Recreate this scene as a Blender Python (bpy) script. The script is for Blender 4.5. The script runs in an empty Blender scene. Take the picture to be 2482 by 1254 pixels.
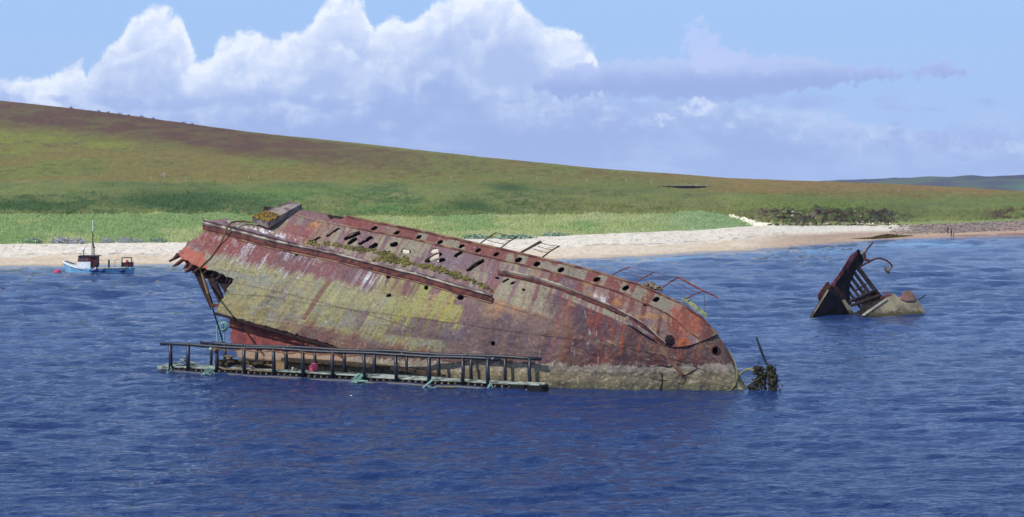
import bpy, math, random
import numpy as np
from mathutils import Vector

# ------------------------------------------------------------------ camera, sky, sun, exposure
sc = bpy.context.scene
COL = sc.collection
CAM_H = 11.8
PITCH = math.atan(187 / 4000)
cd = bpy.data.cameras.new('camera')
cam = bpy.data.objects.new('camera', cd)
COL.objects.link(cam)
cam.location = (0, 0, CAM_H)
cam.rotation_euler = (math.pi / 2 - PITCH, 0, 0)
cd.sensor_width = 36
cd.sensor_fit = 'HORIZONTAL'
cd.lens = 36 * 4000 / 2482
cd.clip_start = 1
cd.clip_end = 80000
sc.camera = cam
sc.view_settings.view_transform = 'Standard'
sc.view_settings.look = 'None'
sc.view_settings.exposure = 0
sc.view_settings.gamma = 1

SUN_EL = math.radians(46)
SUN_AZ = math.radians(232)      # compass style: 0 = +Y (into the picture), 90 = +X
sun_dir = Vector((math.sin(SUN_AZ) * math.cos(SUN_EL), math.cos(SUN_AZ) * math.cos(SUN_EL), math.sin(SUN_EL)))
sl = bpy.data.lights.new('sun', 'SUN')
sl.energy = 4.0
sl.angle = math.radians(0.5)
sl.color = (1.0, 0.955, 0.88)
sun = bpy.data.objects.new('sun', sl)
COL.objects.link(sun)
sun.location = (-60, -40, 80)
sun.rotation_euler = sun_dir.to_track_quat('Z', 'Y').to_euler()


def lin(r, g, b):
    f = lambda c: (c / 255 / 12.92) if c / 255 <= 0.04045 else ((c / 255 + 0.055) / 1.055) ** 2.4
    return (f(r), f(g), f(b))


class NV:
    """tiny wrapper so that node maths reads like arithmetic"""
    nt = None

    def __init__(s, sock): s.s = sock

    @staticmethod
    def m(op, a, b=None, c=None, clamp=False):
        n = NV.nt.nodes.new('ShaderNodeMath')
        n.operation = op
        n.use_clamp = clamp
        for i, v in enumerate((a, b, c)):
            if v is None: continue
            if isinstance(v, NV): NV.nt.links.new(v.s, n.inputs[i])
            else: n.inputs[i].default_value = v
        return NV(n.outputs[0])

    def __add__(s, o): return NV.m('ADD', s, o)
    def __radd__(s, o): return NV.m('ADD', o, s)
    def __sub__(s, o): return NV.m('SUBTRACT', s, o)
    def __rsub__(s, o): return NV.m('SUBTRACT', o, s)
    def __mul__(s, o): return NV.m('MULTIPLY', s, o)
    def __rmul__(s, o): return NV.m('MULTIPLY', o, s)
    def __truediv__(s, o): return NV.m('DIVIDE', s, o)


def n_xyz(x, y, z=0.0):
    n = NV.nt.nodes.new('ShaderNodeCombineXYZ')
    for i, v in enumerate((x, y, z)):
        if isinstance(v, NV): NV.nt.links.new(v.s, n.inputs[i])
        else: n.inputs[i].default_value = v
    return n.outputs[0]


def n_noise(x, y, scale=1.0, detail=4, rough=.5, z=0.0, dist=0.0):
    n = NV.nt.nodes.new('ShaderNodeTexNoise')
    n.noise_dimensions = '3D'
    NV.nt.links.new(n_xyz(x, y, z), n.inputs['Vector'])
    n.inputs['Scale'].default_value = scale
    n.inputs['Detail'].default_value = detail
    n.inputs['Roughness'].default_value = rough
    n.inputs['Distortion'].default_value = dist
    return NV(n.outputs[0])


def n_vor(x, y, scale=1.0, detail=3, rough=.5):
    n = NV.nt.nodes.new('ShaderNodeTexVoronoi')
    n.voronoi_dimensions = '2D'
    n.feature = 'SMOOTH_F1'
    n.normalize = True
    NV.nt.links.new(n_xyz(x, y), n.inputs['Vector'])
    n.inputs['Scale'].default_value = scale
    n.inputs['Detail'].default_value = detail
    n.inputs['Roughness'].default_value = rough
    n.inputs['Smoothness'].default_value = .35
    return NV(n.outputs['Distance'])


def n_step(v, a, b, lo=0.0, hi=1.0):
    n = NV.nt.nodes.new('ShaderNodeMapRange')
    n.interpolation_type = 'SMOOTHSTEP'
    NV.nt.links.new(v.s, n.inputs[0])
    for i, k in enumerate((a, b, lo, hi)): n.inputs[i + 1].default_value = k
    return NV(n.outputs[0])


def n_mix(f, a, b):
    n = NV.nt.nodes.new('ShaderNodeMix')
    n.data_type = 'RGBA'
    for k, v in ((0, f), (6, a), (7, b)):
        if isinstance(v, NV): NV.nt.links.new(v.s, n.inputs[k])
        elif k: n.inputs[k].default_value = (*v, 1)
        else: n.inputs[k].default_value = v
    return NV(n.outputs[2])


def n_curve(u, pts, umax=25.0, v0=-1.0, vs=6.0):
    """piecewise curve through (px, py) points; u in hundreds of pixels"""
    n = NV.nt.nodes.new('ShaderNodeFloatCurve')
    c = n.mapping.curves[0]
    P = [(p[0] / 100 / umax, (p[1] / 100 - v0) / vs) for p in pts]
    c.points[0].location = P[0]
    c.points[1].location = P[-1]
    for p in P[1:-1]: c.points.new(*p)
    for p in c.points: p.handle_type = 'AUTO'
    n.mapping.update()
    NV.nt.links.new((u / umax).s, n.inputs['Value'])
    return NV(n.outputs[0]) * vs + v0


world = bpy.data.worlds.new('World')
sc.world = world
world.use_nodes = True
nt = NV.nt = world.node_tree
nt.nodes.clear()
SKY_S = 0.1
out = nt.nodes.new('ShaderNodeOutputWorld')
bg = nt.nodes.new('ShaderNodeBackground')
bg.inputs[1].default_value = SKY_S
nt.links.new(bg.outputs[0], out.inputs[0])
sky = nt.nodes.new('ShaderNodeTexSky')
sky.sky_type = 'NISHITA'
sky.sun_disc = False
sky.sun_elevation = SUN_EL
sky.sun_rotation = SUN_AZ
sky.altitude = 10
sky.air_density = 1.0
sky.dust_density = 0.6
sky.ozone_density = 1.5
tc = nt.nodes.new('ShaderNodeTexCoord')
sep = nt.nodes.new('ShaderNodeSeparateXYZ')
nt.links.new(tc.outputs['Generated'], sep.inputs[0])
X, Y, Z = (NV(sep.outputs[i]) for i in range(3))
Yp = NV.m('MAXIMUM', NV.m('ABSOLUTE', Y), .12)
U = 12.41 + X / Yp * 40
V = 4.40 - Z / Yp * 40


def W(c): return tuple(k * 1.17 / SKY_S for k in c)


def wc(r, g, b): return W(lin(r, g, b))


# real sky, then a pale tint of thin high cloud over it
skyc = n_mix(0.88, NV(sky.outputs[0]), wc(158, 195, 246))
lowf = n_step(V, 0.0, 4.6)
skyc = n_mix(lowf * .8, skyc, wc(166, 193, 241))
wu = n_noise(U, V, 1.3, 5, .6, 3.3) - .5
wv = n_noise(U, V, 1.3, 5, .6, 9.1) - .5
Uw = U + wu * .9
Vw = V + wv * .9
vb = n_vor(Uw, Vw, 1.15, 4, .55)                 # billows
vb2 = n_vor(Uw - .13, Vw - .16, 1.15, 4, .55)
puff = (0.42 - vb)
light = (vb2 - vb)                                # lit towards the upper left
fine = n_noise(U, V, 2.6, 9, .68, 1.7) - .5
soft = n_noise(U * .6, V, .55, 6, .55, 5.5) - .5
hz = n_noise(U * .35, V, .9, 6, .6, 7.5)

WH, WB, LV, LD, LL = wc(238, 245, 255), wc(214, 227, 252), wc(176, 197, 239), wc(156, 179, 230), wc(190, 208, 247)


def layer(prev, prof, amp, w, cols, d1, d2, seed, famp=.35, smax=1.0):
    P = n_curve(U, prof)
    d = V - P + puff * amp + fine * famp
    a = n_step(d, 0.0, w, 0.0, smax)
    c = n_mix(n_step(d + soft * 1.1 - light * 2.6, d1[0], d1[1]), cols[0], cols[1])
    c = n_mix(n_step(d + soft * 1.5 - light * 1.8, d2[0], d2[1]), c, cols[2])
    return n_mix(a, prev, c), d


# back towers, bright
c = skyc
c, _ = layer(c, [(0, 205), (70, 198), (140, 180), (185, 145), (205, 145), (225, 190), (252, 130), (300, 98), (322, 62), (350, 36), (385, 26), (425, 32), (452, 66),
                 (478, 140), (500, 150), (530, 108), (565, 88), (600, 84), (650, 98), (710, 92), (750, 66), (778, 22), (805, -2), (850, -6), (888, 16), (912, 66),
                 (940, 48), (965, 44), (990, 56), (1040, 18), (1120, -20), (1200, -30), (1265, 20), (1300, 50), (1370, 78), (1420, 105), (1450, 160),
                 (1480, 260), (1700, 420), (2500, 480)], .85, .26, (WH, wc(216, 227, 251), wc(178, 198, 238)), (.05, .7), (.5, 1.6), 1, .5)
# second rank, softer and shaded
c, _ = layer(c, [(0, 215), (90, 240), (140, 260), (210, 190), (240, 145), (330, 130), (400, 110), (440, 140), (470, 200), (540, 165), (600, 190),
                 (680, 180), (750, 120), (800, 95), (850, 130), (900, 150), (940, 130), (1000, 110), (1060, 70), (1120, 55), (1160, 100), (1200, 45),
                 (1260, 60), (1330, 110), (1400, 150), (1450, 260), (1500, 400), (2500, 480)], 1.1, .26, (wc(222, 232, 252), wc(198, 213, 245), wc(170, 190, 234)), (-.1, .55), (.3, 1.2), 2, .6, .92)
# low lavender base of the cloud bank
c, _ = layer(c, [(0, 190), (60, 225), (130, 275), (190, 250), (270, 225), (330, 235), (420, 225), (500, 240), (580, 215), (640, 190), (720, 240), (800, 215),
                 (880, 200), (930, 165), (980, 185), (1050, 150), (1100, 140), (1160, 190), (1250, 215), (1350, 210), (1430, 215), (1500, 235),
                 (1700, 250), (1900, 260), (2200, 310), (2500, 330)], .7, .38, (wc(196, 211, 245), wc(172, 192, 236), wc(152, 174, 225)), (-.1, .8), (.2, 1.2), 3, .8, .9)
# the long flat band running out to the right
vc = n_curve(U, [(0, 300), (1250, 215), (1450, 195), (1700, 190), (1900, 182), (2100, 182), (2300, 175), (2500, 175)])
ht = n_curve(U, [(0, -60), (1200, -60), (1330, 25), (1500, 44), (1700, 52), (1800, 48), (2000, 36), (2100, 22), (2220, 20), (2310, 14), (2370, -20), (2500, -60)])
top = NV.m('ABSOLUTE', V - vc)
d = ht - top + puff * .45 + fine * .9
c = n_mix(n_step(d, 0, .16, 0, .95), c, n_mix(n_step(V - vc + fine * .6, -.45, .2), wc(184, 201, 243), wc(150, 170, 225)))


def blob(cx, cy, rx, ry, col, s, w=.5, na=.9):
    global c
    du = (U - cx / 100) / (rx / 100)
    dv = (V - cy / 100) / (ry / 100)
    r = du * du + dv * dv
    dd = .8 - r + fine * na * 5.5 + puff * na * 1.5
    c = n_mix(n_step(dd, 0, w, 0, s), c, col)


blob(1690, 105, 55, 60, wc(184, 202, 247), .85, .6)
blob(1740, 150, 75, 40, wc(186, 202, 246), .85, .6)
blob(1850, 160, 60, 30, wc(180, 197, 243), .7, .6)
# mottled low sky between cloud bank and hills
mm = n_step(hz + soft * .3, .46, .66) * n_step(V, 2.1, 2.7)
c = n_mix(mm * .6, c, wc(176, 196, 240))
mm = n_step(n_noise(U * .4, V, 1.3, 7, .62, 14.2), .48, .62) * n_step(V, 2.0, 2.6)
c = n_mix(mm * .8, c, wc(154, 176, 228))
blob(1690, 263, 50, 26, wc(216, 228, 252), .85, 1.3, 1.0)
blob(1600, 292, 42, 17, wc(208, 222, 250), .8, 1.3, 1.0)
blob(1240, 290, 60, 46, wc(188, 204, 244), .6, 2.0)
blob(940, 303, 40, 22, wc(196, 212, 246), .6, 2.0)
blob(1960, 245, 100, 26, wc(160, 183, 236), .5, 1.2)
blob(2160, 250, 45, 18, wc(160, 183, 236), .4, 1.2)
blob(2330, 335, 170, 34, wc(158, 178, 230), .75, 1.0)
c = n_mix(n_step(V, 3.4, 4.5) * .35, c, wc(170, 196, 243))
# overhead and behind: the plain sky
up_ = n_mix(n_step(V, -60.0, -12.0), NV(sky.outputs[0]), skyc)
c = n_mix(n_step(V, -12.0, -2.5), up_, c)
c = n_mix(n_step(V, 4.4, 5.2), c, wc(150, 175, 220))
nt.links.new(c.s, bg.inputs[0])

# ------------------------------------------------------------------ numeric helpers
rng = np.random.default_rng(7)
random.seed(5)
FW = np.array([0, math.cos(PITCH), -math.sin(PITCH)])
UPV = np.array([0, math.sin(PITCH), math.cos(PITCH)])


def at(px, py, D):
    """the point seen at photo position (px, py) at distance D ahead"""
    px, py, D = np.broadcast_arrays(np.asarray(px, float), np.asarray(py, float), np.asarray(D, float))
    a = (px - 1241) / 4000
    b = -(py - 627) / 4000
    yc = FW[1] + b * UPV[1]
    s = D / yc
    return np.stack([a * s, D, CAM_H + (FW[2] + b * UPV[2]) * s], -1)


def gD(py):
    b = -(np.asarray(py, float) - 627) / 4000
    return CAM_H * (FW[1] + b * UPV[1]) / -(FW[2] + b * UPV[2])


def project(P):
    P = np.asarray(P, float) - np.array([0, 0, CAM_H])
    d = P @ FW
    return 1241 + 4000 * P[..., 0] / d, 627 - 4000 * (P @ UPV) / d


def hsh(ix, iy, seed):
    h = (ix.astype(np.int64) * 374761393 + iy.astype(np.int64) * 668265263 + seed * 974634777) & 0xffffffff
    h = ((h ^ (h >> 13)) * 1274126177) & 0xffffffff
    h = h ^ (h >> 16)
    return (h & 0xffff) / 65535.0


def vn(x, y, seed=0):
    x, y = np.broadcast_arrays(np.asarray(x, float), np.asarray(y, float))
    ix, iy = np.floor(x), np.floor(y)
    fx, fy = x - ix, y - iy
    fx, fy = fx * fx * (3 - 2 * fx), fy * fy * (3 - 2 * fy)
    ix, iy = ix.astype(np.int64), iy.astype(np.int64)
    a, b = hsh(ix, iy, seed), hsh(ix + 1, iy, seed)
    c_, d_ = hsh(ix, iy + 1, seed), hsh(ix + 1, iy + 1, seed)
    return (a * (1 - fx) + b * fx) * (1 - fy) + (c_ * (1 - fx) + d_ * fx) * fy


def fbm(x, y, o=4, seed=0, g=.5):
    s, a, t = 0, 1, 0
    for i in range(o):
        s = s + a * vn(np.asarray(x) * 2 ** i + 17.3 * i, np.asarray(y) * 2 ** i - 9.1 * i, seed + i)
        t += a
        a *= g
    return s / t


def ss(v, a, b):
    t = np.clip((v - a) / (b - a), 0, 1)
    return t * t * (3 - 2 * t)


def smooth_line(pts, lo=-1300, hi=3800, w=25):
    xs = np.arange(lo, hi + 1)
    y = np.interp(xs, [p[0] for p in pts], [p[1] for p in pts])
    k = np.ones(w) / w
    for _ in range(2):
        y = np.convolve(np.pad(y, w // 2, mode='edge'), k, 'valid')[:len(xs)]
    return lambda px: np.interp(px, xs, y)


def in_poly(px, py, poly):
    r = np.zeros(px.shape, bool)
    n = len(poly)
    for i in range(n):
        x1, y1 = poly[i]
        x2, y2 = poly[(i + 1) % n]
        if y1 == y2: continue
        cnd = ((y1 > py) != (y2 > py)) & (px < (x2 - x1) * (py - y1) / (y2 - y1) + x1)
        r ^= cnd
    return r


def seg_dist(px, py, a, b):
    dx, dy = b[0] - a[0], b[1] - a[1]
    L = dx * dx + dy * dy + 1e-9
    t = np.clip(((px - a[0]) * dx + (py - a[1]) * dy) / L, 0, 1)
    return np.hypot(px - a[0] - t * dx, py - a[1] - t * dy)


# ------------------------------------------------------------------ object helpers
def tag(o, label=None, cat=None, group=None, kind=None):
    if label: o['label'] = label
    if cat: o['category'] = cat
    if group: o['group'] = group
    if kind: o['kind'] = kind
    return o


def empty(name, loc, label=None, cat=None, group=None):
    o = bpy.data.objects.new(name, None)
    COL.objects.link(o)
    o.location = tuple(float(v) for v in loc)
    return tag(o, label, cat, group)


def root_loc(parent):
    l = Vector((0, 0, 0))
    while parent is not None:
        l += parent.location
        parent = parent.parent
    return np.array(l)


def make_mesh(name, V_, F, mat, parent=None, colors=None, smooth=False, link=True, attrs=None):
    V_ = np.asarray(V_, float).reshape(-1, 3) - root_loc(parent)
    me = bpy.data.meshes.new(name)
    if isinstance(F, np.ndarray):
        k = F.shape[1]
        me.vertices.add(len(V_))
        me.vertices.foreach_set('co', V_.astype(np.float32).ravel())
        me.loops.add(F.size)
        me.loops.foreach_set('vertex_index', F.astype(np.int32).ravel())
        me.polygons.add(len(F))
        me.polygons.foreach_set('loop_start', np.arange(0, F.size, k, dtype=np.int32))
        me.update(calc_edges=True)
    else:
        me.from_pydata([tuple(v) for v in V_], [], F)
    me.materials.append(mat)
    if smooth: me.polygons.foreach_set('use_smooth', np.ones(len(me.polygons), bool))
    if colors is not None:
        a = me.color_attributes.new('pigment', 'FLOAT_COLOR', 'POINT')
        cc = np.ones((len(V_), 4), np.float32)
        cc[:, :3] = colors
        a.data.foreach_set('color', cc.ravel())
    for k_, arr in (attrs or {}).items():
        a = me.attributes.new(k_, 'FLOAT', 'POINT')
        a.data.foreach_set('value', np.asarray(arr, np.float32).ravel())
    me.validate()
    me.update()
    o = bpy.data.objects.new(name, me)
    COL.objects.link(o)
    if parent is not None: o.parent = parent
    return o


class MB:
    def __init__(s): s.v, s.f = [], []

    def add(s, vs, fs):
        n = len(s.v)
        s.v += [tuple(map(float, v)) for v in vs]
        s.f += [tuple(i + n for i in f) for f in fs]
        return s

    def hexa(s, b, t):
        """bottom four corners and top four corners, same order"""
        return s.add(list(b) + list(t), [(3, 2, 1, 0), (4, 5, 6, 7), (0, 1, 5, 4), (1, 2, 6, 5), (2, 3, 7, 6), (3, 0, 4, 7)])

    def box(s, c0, size, ax=(1, 0, 0), ay=(0, 1, 0), az=(0, 0, 1)):
        c0 = np.array(c0, float)
        ax, ay, az = (np.array(k, float) * d / 2 for k, d in zip((ax, ay, az), size))
        q = [(-1, -1), (1, -1), (1, 1), (-1, 1)]
        return s.hexa([c0 + i * ax + j * ay - az for i, j in q], [c0 + i * ax + j * ay + az for i, j in q])

    def tube(s, pts, r, n=6, jit=0):
        P = [np.array(p, float) for p in pts]
        R = r if hasattr(r, '__len__') else [r] * len(P)
        rings = []
        up = np.array([0.13, 0.2, 1.0])
        for i, p in enumerate(P):
            t = P[min(i + 1, len(P) - 1)] - P[max(i - 1, 0)]
            t /= np.linalg.norm(t) + 1e-9
            a = np.cross(t, up)
            if np.linalg.norm(a) < .1: a = np.cross(t, (1, 0, 0))
            a /= np.linalg.norm(a)
            b = np.cross(t, a)
            rings.append([p + R[i] * (1 + jit * random.uniform(-1, 1)) * (math.cos(k * 2 * math.pi / n) * a + math.sin(k * 2 * math.pi / n) * b) for k in range(n)])
        vs = [v for q in rings for v in q]
        fs = []
        for i in range(len(P) - 1):
            for k in range(n):
                k2 = (k + 1) % n
                fs.append((i * n + k, i * n + k2, (i + 1) * n + k2, (i + 1) * n + k))
        fs.append(tuple(range(n - 1, -1, -1)))
        fs.append(tuple((len(P) - 1) * n + k for k in range(n)))
        return s.add(vs, fs)

    def plate(s, front, back):
        n = len(front)
        fs = [tuple(range(n)), tuple(range(2 * n - 1, n - 1, -1))]
        for i in range(n):
            j = (i + 1) % n
            fs.append((i, i + n, j + n, j))
        return s.add(list(front) + list(back), fs)

    def ball(s, c0, r, n=10, m=7, jit=0, sq=(1, 1, 1)):
        c0 = np.array(c0, float)
        vs = [c0 + np.array([0, 0, r * sq[2]])]
        for i in range(1, m):
            th = math.pi * i / m
            for k in range(n):
                ph = 2 * math.pi * k / n
                rr = r * (1 + jit * random.uniform(-1, 1))
                vs.append(c0 + rr * np.array([math.sin(th) * math.cos(ph) * sq[0], math.sin(th) * math.sin(ph) * sq[1], math.cos(th) * sq[2]]))
        vs.append(c0 - np.array([0, 0, r * sq[2]]))
        fs = [(0, 1 + k, 1 + (k + 1) % n) for k in range(n)]
        for i in range(m - 2):
            for k in range(n):
                a = 1 + i * n + k
                b = 1 + i * n + (k + 1) % n
                fs.append((a, a + n, b + n, b))
        L = len(vs) - 1
        fs += [(L, 1 + (m - 2) * n + (k + 1) % n, 1 + (m - 2) * n + k) for k in range(n)]
        return s.add(vs, fs)

    def build(s, name, mat, parent=None, smooth=False):
        return make_mesh(name, s.v, s.f, mat, parent, smooth=smooth)


def ppx(px, py, D):
    return at(px, py, D)


# ------------------------------------------------------------------ materials
def mat_base(name):
    m = bpy.data.materials.new(name)
    m.use_nodes = True
    t = m.node_tree
    b = t.nodes['Principled BSDF']
    return m, t, b


def add_noise_bump(t, b, scale, strength, dist=.05, detail=6):
    NV.nt = t
    g = t.nodes.new('ShaderNodeNewGeometry')
    n = t.nodes.new('ShaderNodeTexNoise')
    n.inputs['Scale'].default_value = scale
    n.inputs['Detail'].default_value = detail
    t.links.new(g.outputs['Position'], n.inputs['Vector'])
    bp = t.nodes.new('ShaderNodeBump')
    bp.inputs['Strength'].default_value = strength
    bp.inputs['Distance'].default_value = dist
    t.links.new(n.outputs[0], bp.inputs['Height'])
    t.links.new(bp.outputs[0], b.inputs['Normal'])
    return g, n, bp


def mat_pigment(name, rough=.85, scale=3, strength=.4, dist=.05, var=.25, vscale=6, spec=.2):
    """surface whose paint, rust or plants sit in the vertex pigment, broken up by noise"""
    m, t, b = mat_base(name)
    g, n, bp = add_noise_bump(t, b, scale, strength, dist)
    at_ = t.nodes.new('ShaderNodeAttribute')
    at_.attribute_name = 'pigment'
    n2 = t.nodes.new('ShaderNodeTexNoise')
    n2.inputs['Scale'].default_value = vscale
    n2.inputs['Detail'].default_value = 8
    n2.inputs['Roughness'].default_value = .65
    t.links.new(g.outputs['Position'], n2.inputs['Vector'])
    mr = t.nodes.new('ShaderNodeMapRange')
    t.links.new(n2.outputs[0], mr.inputs[0])
    mr.inputs[1].default_value, mr.inputs[2].default_value = .3, .7
    mr.inputs[3].default_value, mr.inputs[4].default_value = 1 - var, 1 + var
    vm = t.nodes.new('ShaderNodeVectorMath')
    vm.operation = 'SCALE'
    t.links.new(at_.outputs['Color'], vm.inputs[0])
    t.links.new(mr.outputs[0], vm.inputs['Scale'])
    t.links.new(vm.outputs[0], b.inputs['Base Color'])
    b.inputs['Roughness'].default_value = rough
    b.inputs['Specular IOR Level'].default_value = spec
    return m


def mat_flat(name, col, col2=None, rough=.7, scale=3, strength=.3, dist=.03, spec=.3, nscale=None, metal=0, ramp=(.4, .6)):
    m, t, b = mat_base(name)
    g, n, bp = add_noise_bump(t, b, scale, strength, dist)
    col2 = col2 or tuple(k * .65 for k in col)
    n2 = t.nodes.new('ShaderNodeTexNoise')
    n2.inputs['Scale'].default_value = nscale or scale
    n2.inputs['Detail'].default_value = 7
    t.links.new(g.outputs['Position'], n2.inputs['Vector'])
    NV.nt = t
    f = n_step(NV(n2.outputs[0]), *ramp)
    t.links.new(n_mix(f, col2, col).s, b.inputs['Base Color'])
    b.inputs['Roughness'].default_value = rough
    b.inputs['Specular IOR Level'].default_value = spec
    b.inputs['Metallic'].default_value = metal
    return m


KL = 0.80        # picture colour -> base colour


def bc(r, g, b, k=KL): return tuple(c_ * k for c_ in lin(r, g, b))


M = {}
M['rust'] = mat_flat('rust', bc(110, 62, 55), bc(70, 40, 42), .9, 4, .5, nscale=2.5)
M['rust_dark'] = mat_flat('rust_dark', bc(62, 42, 42), bc(38, 28, 30), .9, 4, .5)
M['rust_red'] = mat_flat('rust_red', bc(150, 78, 62), bc(105, 60, 60), .9, 4, .4)
M['ledge'] = mat_flat('weathered_ledge', bc(150, 138, 128), bc(105, 80, 85), .9, 3, .6, nscale=1.6)
M['keel'] = mat_flat('keel_shading', bc(176, 166, 146), bc(118, 96, 92), .9, 3, .6, nscale=1.1)  # pale tone paints the light on the ledge tops
M['flange'] = mat_flat('flange', bc(134, 116, 122), bc(104, 84, 92), .9, 3, .6, nscale=1.6)
M['strip'] = mat_flat('edge_strip', bc(150, 118, 92), bc(105, 62, 60), .9, 5, .5, nscale=1.2)
M['timber'] = mat_flat('old_timber', bc(150, 135, 112), bc(98, 80, 62), .9, 6, .5)
M['timber_dark'] = mat_flat('wet_timber', bc(92, 76, 58), bc(60, 50, 42), .9, 6, .5)
M['lichen'] = mat_flat('lichen_slab', bc(160, 168, 125), bc(120, 125, 88), .95, 5, .5)
M['moss'] = mat_flat('moss', bc(134, 124, 66), bc(92, 92, 52), .95, 4, .5, nscale=1.5)
M['weed'] = mat_flat('seaweed', bc(62, 58, 36), bc(30, 26, 22), .7, 8, .8)
M['pole_dark'] = mat_flat('tarred_steel', bc(40, 46, 62), bc(24, 28, 40), .45, 6, .3, spec=.5)
M['tube'] = mat_flat('float_tube', bc(34, 42, 70), bc(22, 28, 50), .5, 3, .3, spec=.5)
M['black'] = mat_flat('black_float', bc(22, 24, 22), bc(12, 13, 14), .6, 5, .3)
M['board'] = mat_flat('pale_boards', bc(186, 196, 186), bc(126, 134, 122), .8, 3, .4, nscale=2)
M['rope_brown'] = mat_flat('brown_rope', bc(150, 118, 82), bc(110, 82, 58), .95, 25, .6)
M['rope_teal'] = mat_flat('turquoise_rope', bc(168, 205, 192), bc(118, 168, 152), .9, 25, .6)
M['rope_yellow'] = mat_flat('yellow_rope', bc(176, 158, 98), bc(120, 118, 70), .9, 20, .6)
M['buoy_pink'] = mat_flat('pink_buoy', bc(250, 130, 160), bc(235, 70, 110), .45, 2, .1)
M['buoy_red'] = mat_flat('red_buoy', bc(225, 60, 100), bc(205, 45, 80), .4, 2, .1, ramp=(.3, .5))
M['buoy_white'] = mat_flat('white_float', bc(225, 225, 215), bc(180, 176, 160), .5, 4, .1)
M['white'] = mat_flat('white_paint', (.88, .89, .90), (.80, .82, .83), .45, 2, .04)
M['boat_blue'] = mat_flat('blue_paint', bc(140, 198, 226, 1), bc(112, 178, 214, 1), .4, 1.5, .1)
M['boat_blue_dark'] = mat_flat('dark_blue_fender', bc(52, 92, 170), bc(35, 60, 120), .5, 2, .1)
M['cabin_red'] = mat_flat('red_wood', bc(130, 45, 60), bc(80, 30, 44), .6, 3, .2)
M['cabin_roof'] = mat_flat('cabin_roof', bc(75, 78, 78), bc(50, 52, 56), .6, 3, .2)
M['green_dark'] = mat_flat('dark_green_net', bc(45, 82, 72), bc(28, 52, 50), .8, 4, .3)
M['deck_grey'] = mat_flat('boat_deck', bc(110, 140, 150), bc(75, 98, 110), .8, 3, .2)
M['mast'] = mat_flat('grey_mast', bc(150, 168, 160), bc(110, 128, 122), .5, 3, .1)
M['orange'] = mat_flat('orange_plastic', bc(225, 90, 75), bc(190, 70, 60), .5, 3, .1)
M['glass'], _t, _b = mat_base('window_glass')
_b.inputs['Base Color'].default_value = (.10, .10, .11, 1)
_b.inputs['Roughness'].default_value = .12
M['plate_tan'] = mat_flat('tan_plating', bc(168, 156, 128), bc(125, 112, 98), .9, 2, .4, nscale=1.0)
def weed_band(m_, z0, z1, col):
    t_ = m_.node_tree
    NV.nt = t_
    b_ = t_.nodes['Principled BSDF']
    src = NV(b_.inputs['Base Color'].links[0].from_socket)
    g_ = t_.nodes.new('ShaderNodeNewGeometry')
    s_ = t_.nodes.new('ShaderNodeSeparateXYZ')
    t_.links.new(g_.outputs['Position'], s_.inputs[0])
    nn = n_noise(NV(s_.outputs[0]), NV(s_.outputs[2]), 2.2, 5, .6)
    f_ = n_step(NV(s_.outputs[2]) + (nn - .5) * 1.2, z0, z1)
    t_.links.new(n_mix(f_, col, src).s, b_.inputs['Base Color'])


weed_band(M['plate_tan'], .25, .6, bc(84, 80, 58))
M['plate_dark'] = mat_flat('dark_plating', bc(52, 42, 46), bc(26, 20, 24), .9, 2, .4, nscale=1.2)
M['plate_maroon'] = mat_flat('maroon_plating', bc(140, 80, 88), bc(88, 40, 52), .9, 2, .4, nscale=1.5)
M['cap'] = mat_flat('cap_plating', bc(150, 108, 98), bc(128, 104, 92), .9, 3, .4, nscale=1.5)
M['post'] = mat_flat('pale_post', bc(200, 196, 180), bc(170, 165, 150), .9, 6, .3)
M['stone_dark'] = mat_flat('dark_stone', bc(74, 82, 92), bc(48, 54, 58), .9, 1.5, .5, nscale=.8)
M['stone_pale'] = mat_flat('pale_stone', bc(172, 168, 150), bc(130, 128, 112), .9, 2, .5)
M['rock'] = mat_flat('grey_rock', bc(140, 132, 128), bc(84, 76, 74), .95, 2, .6)
M['chain'] = mat_flat('rusted_chain', bc(60, 44, 46), bc(40, 30, 34), .9, 9, .5)
M['skin'] = mat_flat('skin', (.50, .32, .24), (.45, .28, .2), .6, 5, .1)
M['hair'] = mat_flat('hair', (.05, .035, .025), (.03, .02, .015), .8, 9, .2)
M['leaf_grey'] = mat_pigment('grey_leaves', .95, 6, .5, .05, .2)

# ------------------------------------------------------------------ terrain
yS = smooth_line([(-1300, 660), (0, 646), (430, 641), (900, 636), (1380, 628), (1600, 619), (1700, 612), (1870, 601), (2000, 591), (2150, 580), (2482, 570), (3000, 562), (3800, 555)])
yT = smooth_line([(-1300, 598), (0, 591), (300, 588), (450, 588), (850, 585), (1130, 578), (1350, 571), (1600, 561), (1700, 557), (1790, 549), (1860, 546), (2000, 547), (2150, 546), (2300, 542), (2400, 538), (2482, 533), (3000, 526), (3800, 520)])
yB = smooth_line([(-1300, 526), (0, 521), (120, 519), (300, 513), (420, 517), (560, 515), (620, 519), (760, 524), (900, 529), (1000, 524), (1200, 523), (1500, 521), (1620, 519), (1700, 513), (1760, 520), (1800, 534), (1850, 541), (1950, 543), (2150, 541), (2300, 538), (2482, 529), (3000, 522), (3800, 517)], w=35)
yK = smooth_line([(-1300, 428), (0, 436), (150, 438), (300, 440), (500, 444), (700, 440), (900, 441), (1200, 448), (1500, 452), (1650, 460), (1800, 470), (1900, 478), (2000, 486), (2100, 492), (2300, 490), (2482, 492), (3800, 488)], w=61)
yH = smooth_line([(-1300, 120), (0, 244), (170, 262), (330, 282), (470, 302), (620, 322), (800, 340), (1000, 362), (1200, 384), (1330, 396), (1450, 409), (1600, 419), (1770, 432), (1900, 437), (2000, 440), (2150, 445), (2300, 453), (2482, 463), (2800, 478), (3300, 492), (3800, 498)], w=41)
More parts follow.
